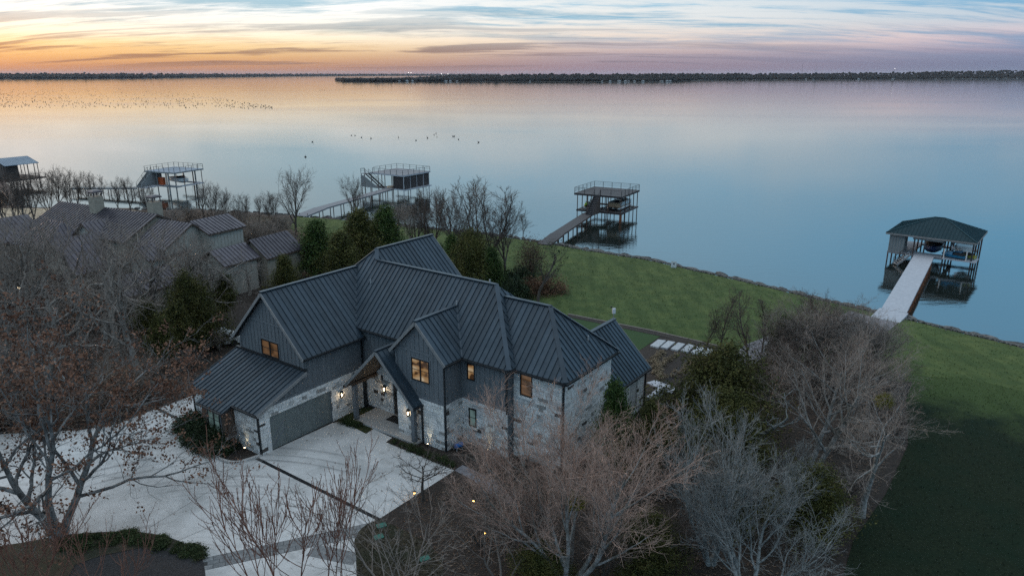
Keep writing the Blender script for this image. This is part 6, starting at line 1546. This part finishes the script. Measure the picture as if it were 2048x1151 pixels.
# white notice by the sea wall
p = gp(1347, 537); sg = empty('notice_sign', p, R(-12), 'white square notice with a dark round emblem at the lake edge of the lawn', 'sign')
MB().box(-.36, .36, -.012, .012, .16, 1.02).build('board', 'sign_white', sg)
MB().box(-.3, -.26, .013, .05, -.3, .95).box(.26, .3, .013, .05, -.3, .95).build('posts', 'galv', sg)
MB().prism([(.10 * math.cos(k * .5236) + .01, -.0135, .68 + .13 * math.sin(k * .5236)) for k in range(12)], (0, -.006, 0)).add([(-.06, -.0195, .78), (-.02, -.0195, .86), (.01, -.0195, .79)], [(0, 1, 2)]).build('emblem', 'sign_ink', sg)
MB().box(-.22, .24, -.0165, -.0125, .30, .325).box(-.18, .2, -.0165, -.0125, .24, .262).build('text_lines', 'canvas_grey', sg)
# weather station at the end of the low ridge
w = hw(21.5, 14.4, 6.5); ws = empty('weather_station', w, 0, 'white weather sensor on a short pole at the end of the low roof ridge', 'weather station')
MB().tube((0, 0, 0), (0, 0, .55), .025, n=6).build('pole', 'galv', ws)
MB().box(-.12, .12, -.1, .1, .42, .8).build('housing', 'sign_white', ws)
MB().beam((-.22, 0, .86), (.22, 0, .86), .03, .03).tube((-.2, 0, .86), (-.2, 0, .98), .05, n=8).build('wind_vane', 'rail_metal', ws)
# white corrugated pipe and blue tool by the wall
p = gp(906, 893); hose = empty('coiled_hose', p, .3, 'white coiled pipe against the wall beside the porch corner', 'hose')
mb = MB()
for k in range(3):
    pr = None
    for i in range(19):
        t = i / 18 * 6.28; c = Vector((.12 * k - .1, .3 * math.cos(t), .42 + .3 * math.sin(t) + .05 * k))
        if pr: mb.tube(pr, c, .055, n=6, cap=False)
        pr = c
mb.build('coil', 'pipe_white', hose)
p = gp(917, 899); bl = empty('blue_pump', p, .6, 'small blue pump on thin legs beside the coiled white pipe', 'pump')
MB().tube((-.25, 0, .35), (.25, 0, .35), .17, n=12).ball((.25, 0, .35), .17).build('drum', 'pipe_blue', bl)
for (x, y) in ((-.25, -.2), (-.25, .2), (.25, -.2), (.25, .2)): MB().tube((x * .6, y * .5, .3), (x, y, 0), .02, n=6).build('leg', 'galv', bl)
# lit path lamps
for u, v, lab in ((829, 996, 'lit amber path lamp at the foot of the small driveway tree'), (947, 1012, 'lit amber path lamp left of the broad pinkish tree'), (970, 1076, 'lit amber path lamp low under the thin pale tree')):
    p = gp(u, v); o = empty('path_lamp', p, 0, lab, 'path lamp', 'path lamps')
    MB().tube((0, 0, 0), (0, 0, .34), .018, n=6).build('stem', 'black_frame', o)
    MB().tube((0, 0, .34), (0, 0, .46), .05, .06, 8).build('bulb', 'bulb_amber', o)
    MB().tube((0, 0, .47), (0, 0, .53), .13, .02, 10).build('cap', 'black_frame', o)
    l = bpy.data.lights.new('path_light', 'POINT'); l.energy = 5; l.color = (1, .6, .25); l.shadow_soft_size = .05; mkobj('path_light', l, o, (0, 0, .4))
for u, v, lab in ((763, 1052, 'small green valve box lid at the tip of the brown lawn'), (757, 1075, 'round green valve lid on the brown lawn, left one'), (849, 1118, 'green valve box lid on the brown lawn, right one')):
    p = gp(u, v, .05); o = tag(MB().box(-.27, .27, -.19, .19, 0, .05).build('valve_box', 'valve_green', None, p, (0, 0, .5)), lab, 'valve box')
    for k in range(3): MB().box(-.2, .2, -.12 + .1 * k, -.08 + .1 * k, .05, .058).build('rib', 'valve_green', o)
p = gp(762, 893)
# ------------------------------------------------------------------ far shores
def shore_line(px, z=WATER): return [at(u, v, z) for u, v in px]
def far_bank(name, px, rise, depth, seed, hf=lambda u: 1.0):
    r_ = random.Random(seed); P = shore_line(px); vs = []; fs = []
    prof = [(0, -.5), (0, .6), (25, 1.5), (depth * .25, rise * .35), (depth * .6, rise * .8), (depth, rise), (depth * 3, rise * .8)]
    for p, (u_, v_) in zip(P, px):
        dr_ = Vector((p.x, p.y, 0)).normalized()
        for d_, z_ in prof: vs.append((p.x + dr_.x * d_, p.y + dr_.y * d_, WATER + z_ * (hf(u_) if z_ > 1 else 1)))
    n = len(prof)
    for i in range(len(P) - 1):
        for k in range(n - 1): fs.append((i * n + k, (i + 1) * n + k, (i + 1) * n + k + 1, i * n + k + 1))
    me = bpy.data.meshes.new(name); me.from_pydata(vs, [], fs); me.materials.append(MATS['far_land']); me.materials.append(MATS['far_shore'])
    for i, f in enumerate(me.polygons):
        if i % (n - 1) < 1: f.material_index = 1
    return tag(mkobj(name, me), kind='structure')
RIGHT = [(672, 161), (690, 163), (760, 163.5), (900, 163.5), (1050, 163.8), (1200, 164), (1340, 163.8), (1400, 161), (1500, 160), (1700, 159.2), (1850, 158.6), (2048, 157.2), (2300, 156.5), (2700, 156)]
LEFT = [(-700, 158), (-200, 158.4), (0, 158.4), (150, 158), (300, 156.5), (430, 154.5), (560, 153), (700, 152), (800, 151.6), (1000, 151.2)]
def height_r(u): return float(np.interp(u, [660, 700, 760, 830, 900, 1000, 1250, 1500, 1800, 2000, 2100, 2700], [3, 7, 6, 8, 14, 22, 24, 30, 40, 60, 66, 60]))
HFR = lambda u: float(np.interp(u, [660, 760, 900, 1050, 1500, 1800, 2000, 2100], [.05, .08, .55, .85, 1.0, 1.35, 2.1, 2.3]))
far_bank('far_shore', [(u, float(np.interp(u, [a for a, _ in RIGHT], [b for _, b in RIGHT]))) for u in np.linspace(672, 2700, 60)], 15, 850, 1, HFR); far_bank('far_shore_left', LEFT, 20, 1200, 2)
rng = np.random.default_rng(77)
def crowns(name, line, n, wf, depth, hf, seed, sz=(7, 15), rise=9.0):
    rng = np.random.default_rng(seed); us = np.array([u for u, _ in line]); vs_ = np.array([v for _, v in line])
    ico = bmesh.new(); bmesh.ops.create_icosphere(ico, subdivisions=1, radius=1); IV = np.array([v.co[:] for v in ico.verts]); IF = np.array([[v.index for v in f.verts] for f in ico.faces]); ico.free()
    V = []; F = []; k = 0
    for i in range(n):
        u = rng.uniform(us[0], us[-1]); v = np.interp(u, us, vs_); p = at(u, v, WATER); d = Vector((p.x, p.y, 0)).normalized(); dep = depth * rng.random() ** 1.6 * wf(u) + 4 + 22 * min(1, wf(u) * 2)
        c = p + d * dep; s = rng.uniform(*sz); hh = s * rng.uniform(.55, 1.0); g = rise * min(1, (dep + 20) / (depth + 1)) * hf(u)
        J = IV * np.array([s, s, hh]) * (1 + rng.normal(0, .22, (len(IV), 1)))
        V.append(J + np.array([c.x, c.y, WATER + g + hh * .75])); F.append(IF + k); k += len(IV)
    me = np_mesh(name, [(np.concatenate(V), np.concatenate(F))], 'far_wood', False)
    return tag(mkobj(name, me), kind='stuff', label='distant wood along the far shore of the lake')
crowns('far_wood', RIGHT, 9000, lambda u: float(np.interp(u, [672, 760, 900, 2700], [.03, .08, 1, 1])), 900, HFR, 5, (4.5, 8.5), 20)
crowns('far_wood', LEFT, 6000, lambda u: 1.0, 1500, lambda u: 1.0, 6, (7, 12), 18)
# houses along the far shore, seen as pale specks
hs = MB().prism([(-.5, -.5, 0), (.5, -.5, 0), (.5, -.5, .5), (0, -.5, .8), (-.5, -.5, .5)], (0, 1, 0)).mesh('far_house', 'far_white')
rs = MB().prism([(-.56, -.52, .46), (0, -.52, .84), (.56, -.52, .46), (.56, -.52, .5), (0, -.52, .9), (-.56, -.52, .5)], (0, 1.04, 0)).mesh('far_roof', 'far_roof')
for i in range(30):
    u = rnd.choice((rnd.uniform(730, 1400), rnd.uniform(740, 1000), rnd.uniform(1100, 1400), rnd.uniform(1600, 2040))); v = float(np.interp(u, [x for x, _ in RIGHT], [y for _, y in RIGHT]))
    p = at(u, v, WATER); d = Vector((p.x, p.y, 0)).normalized(); c = p + d * rnd.uniform(6, 20); s = rnd.uniform(5, 10)
    o = mkobj('far_house', hs, None, (c.x, c.y, WATER + 1.3), (0, 0, rnd.uniform(0, 3.1)), (s, s * rnd.uniform(.6, 1), s * rnd.uniform(.5, .75)))
    tag(o, 'tiny pale house among the trees of the far shore', 'house', 'houses on the far shore'); mkobj('roof', rs, o)
for (u, v, lab) in ((728, 163, 'house with a warm lit window near the tip of the far point'),):
    p = at(u, 163, WATER); o = empty('lit_house', p + Vector((0, 14, 1.4)), .2, lab, 'house'); MB().box(-6, 6, -4, 4, 0, 5).build('wall', 'far_roof', o); MB().prism([(-6.5, -4.5, 5), (-6.5, 4.5, 5), (-6.5, 0, 8)], (13, 0, 0)).build('roof', 'far_roof', o); MB().box(-1.2, 1.2, -4.1, -4.02, 1, 3.5).build('window', 'bulb_amber', o)
for (u, v0, v1, z, lab) in ((634.5, 148, 135, 8700, 'thin radio mast on the horizon left of the far point'), (1606, 141, 126, 4200, 'thin radio mast above the far wood at right, left one'), (1634, 141, 129, 4300, 'thin radio mast above the far wood at right, right one'), (169, 149, 145.5, 5000, 'water tower on the far left shore')):
    a, f, d = ray(u, v1); t = z / f; zt = CAM_H + d * t; o = empty('radio_mast', (a * t, z, 0), 0, lab, 'tower')
    MB().tube((0, 0, 0), (0, 0, zt), 1.1 if z > 5000 else .55, .4, 6).build('mast', 'far_roof', o)
    if 'water' in lab: MB().ball((0, 0, zt), (7, 7, 5), 10, 6).build('tank', 'far_roof', o); o.name = 'water_tower'
for (u, v) in ((817, 145.5), (822, 145.5), (883, 148), (896, 148), (1790, 137.5)):
    p = at(u, 163, WATER); d = Vector((p.x, p.y, 0)); sc = 1.0 + (.04 if u < 1500 else .2); a, f, dd = ray(u, v); t = p.y * sc / f
    o = empty('flood_light', (a * t, p.y * sc, 0), 0, 'lit white floodlight mast in the far wood', 'floodlight', 'floodlights in the far wood'); h_ = CAM_H + dd * t
    MB().tube((0, 0, 0), (0, 0, h_), .4, n=6).build('mast', 'far_roof', o); MB().ball((0, 0, h_), 1.1, 8, 5).build('lamp', 'flood', o)
# ------------------------------------------------------------------ water birds
def bird_mesh(up):
    rg = []
    for (x, z, r, rz_) in ((-.3, .16, .02, .02), (-.2, .12, .09, .08), (0, .1, .12, .11), (.16, .13, .09, .1), (.22, .26 if up else .2, .04, .05), (.23, .42 if up else .27, .035, .04), (.28, .46 if up else .3, .04, .04), (.4, .45 if up else .29, .01, .01)):
        rg.append([(x, r * math.cos(k * math.pi / 3), z + rz_ * math.sin(k * math.pi / 3)) for k in range(6)])
    return MB().loft(rg).mesh('water_bird', 'bird_black')
BM = [bird_mesh(True), bird_mesh(False)]
def bird(u, v, lab, grp, s):
    p = at(u, v, WATER); mk = mkobj('water_bird', rnd.choice(BM), None, (p.x, p.y, WATER - .02), (0, 0, rnd.uniform(0, 6.28)), (s, s, s * 1.15)); return tag(mk, lab, 'bird', grp)
n = 0; rest = MB()
while n < 760:
    u = 560 * rnd.random() ** 1.25 - 15; lo = np.interp(u, [0, 200, 380, 460, 555], [178, 175, 186, 200, 214]); hi = np.interp(u, [0, 200, 400, 555], [215, 216, 216, 218])
    v = lo + (hi - lo) * rnd.random()
    if n < 262: bird(u, v, 'dark water bird floating in the big flock at left', 'flock on the left part of the lake', rnd.uniform(1.0, 1.7))
    else:
        p = at(u, v, WATER); s = rnd.uniform(.9, 1.5); rest.loft([[(p.x + s * x, p.y + s * y, WATER + s * z) for (x, y, z) in ring] for ring in ([(-.25, -.05, .12), (-.25, .05, .12), (-.25, 0, .18)], [(0, -.12, .02), (0, .12, .02), (0, 0, .26)], [(.25, -.05, .1), (.25, .05, .1), (.3, 0, .46)])])
    n += 1
rest.build('bird_flock', 'bird_black', kind='stuff', label='remaining birds of the big flock on the left water')
for u, v in ((551, 176), (556, 176), (703, 271), (710, 271), (723, 275), (742, 277), (797, 275), (832, 281), (855, 276), (868, 270), (872, 267), (874, 274), (906, 273), (909, 273), (917, 279), (957, 285), (625, 284), (711, 188), (725, 192), (612, 314)):
    bird(u, v, 'small dark bird floating alone on the middle of the lake', 'scattered birds on the middle of the lake', rnd.uniform(1.1, 1.6))
for i in range(30): bird(rnd.uniform(635, 680) if i < 12 else rnd.uniform(1060, 1420), 180.5 + rnd.uniform(-.6, .6) if i < 12 else rnd.uniform(167, 178), 'tiny dark bird floating far out in front of the far shore', 'birds near the far shore', rnd.uniform(1.3, 2.0))
bird(610, 314, 'lone dark bird floating off the blue decked dock', None, 1.3)

# grass mounds along the rim of the island bed
IS = [(392, 1100), (374, 1090), (352, 1083), (330, 1075), (312, 1074), (290, 1070), (268, 1067), (246, 1067), (224, 1069), (202, 1071), (180, 1072), (156, 1076), (134, 1080)]
for i, (u, v) in enumerate(IS):
    for k in range(2):
        p = gp(u + rnd.uniform(-9, 9), v + 6 + k * 11 + rnd.uniform(-3, 3)); plant('grass_mound', 'mound', p, rnd.uniform(.16, .34), 'dark grass mound along the rim of the island bed', 'plant', 'grass mounds on the island bed', wide=rnd.uniform(1.0, 1.6))

# ------------------------------------------------------------------ fallen leaves and grass tufts (past counting)
def in_poly(P, x, y):
    c = np.zeros(len(x), bool); n = len(P)
    for i in range(n):
        (ax, ay), (bx, by) = P[i], P[i - 1]
        c ^= ((ay > y) != (by > y)) & (x < (bx - ax) * (y - ay) / (by - ay + 1e-12) + ax)
    return c
def scatter(name, poly, n, size, m, seed, upright=False, label=None, avoid=(), fade=False):
    rng = np.random.default_rng(seed); P = [(p[0], p[1]) for p in poly]; xs = [p[0] for p in P]; ys = [p[1] for p in P]
    x = rng.uniform(min(xs), max(xs), n * 3); y = rng.uniform(min(ys), max(ys), n * 3); k = in_poly(P, x, y)
    for av in avoid: k &= ~in_poly([(p[0], p[1]) for p in av], x, y)
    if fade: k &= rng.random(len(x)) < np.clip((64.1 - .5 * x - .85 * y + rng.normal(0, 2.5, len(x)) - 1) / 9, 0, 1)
    x, y = x[k][:n], y[k][:n]; n = len(x); z = gh(x, y) + .045; s = size * rng.uniform(.5, 1.5, n); a = rng.uniform(0, 6.28, n)
    if upright:
        b = a + rng.uniform(-.5, .5, n)
        V = np.stack([np.stack([x - s * .35 * np.cos(a), y - s * .35 * np.sin(a), z], -1), np.stack([x + s * .35 * np.cos(a), y + s * .35 * np.sin(a), z], -1), np.stack([x + s * .5 * np.sin(b), y + s * .5 * np.cos(b), z + s * .8], -1)], 1)
    else:
        t = rng.uniform(-.35, .35, (n, 3)) * s[:, None]
        V = np.stack([np.stack([x + s * np.cos(a + q), y + s * .8 * np.sin(a + q), z + np.abs(t[:, i])], -1) for i, q in enumerate((0, 2.1, 4.2))], 1)
    me = np_mesh(name, [(V.reshape(-1, 3), np.arange(n * 3).reshape(n, 3))], m, False); return tag(mkobj(name, me), kind='stuff', label=label)
RW = P2((1000, 940), (1240, 850), (1360, 810), (1460, 750), (1560, 770), (1700, 745), (1810, 770), (1790, 880), (1740, 1040), (1640, 1100), (1560, 1180), (900, 1180), (860, 1090), (780, 1060), (905, 960))
scatter('fallen_leaves', RW, 16000, .06, 'shrub_brown', 1, label='fallen brown leaves on the ground of the right hand wood')
LWD = P2((-60, 860), (-60, 640), (200, 600), (420, 590), (480, 700), (380, 790), (290, 820), (160, 858))
scatter('fallen_leaves', LWD, 16000, .07, 'shrub_brown', 2, label='fallen brown leaves on the ground of the left wood')
scatter('drive_leaves', DW, 170, .05, 'oak_leaf', 3, label='a few fallen leaves on the pale concrete drive')
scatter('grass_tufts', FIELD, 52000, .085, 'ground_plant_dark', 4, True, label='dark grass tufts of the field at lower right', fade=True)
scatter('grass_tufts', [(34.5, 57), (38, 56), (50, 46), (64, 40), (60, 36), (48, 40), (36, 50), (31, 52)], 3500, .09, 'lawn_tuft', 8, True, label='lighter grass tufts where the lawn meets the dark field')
scatter('grass_tufts', LAWN, 30000, .09, 'lawn_tuft', 5, True, label='short grass of the mown lawn', avoid=(WALK,))
scatter('grass_tufts', P2((735, 1048), (757, 1039), (790, 1052), (850, 1082), (885, 1120), (890, 1200), (715, 1200), (713, 1120), (709, 1085)), 5000, .07, 'straw_dark', 6, True, label='dead grass blades of the brown lawn')
# ------------------------------------------------------------------ thin evening haze over the lake
hz = bpy.data.materials.new('haze'); hz.use_nodes = True; hz.node_tree.nodes.clear(); t = NT(hz.node_tree)
vo = t.n('ShaderNodeVolumePrincipled', {'Color': (.82, .88, 1.0), 'Density': 1.6e-5, 'Anisotropy': 0.0})
t.n('ShaderNodeOutputMaterial', {'Volume': vo.outputs[0]}); MATS['haze'] = hz
MB().box(-30500, 30500, -4500, 40500, -6, 130).build('haze', 'haze', kind='stuff', label='thin evening haze in the air over the lake')
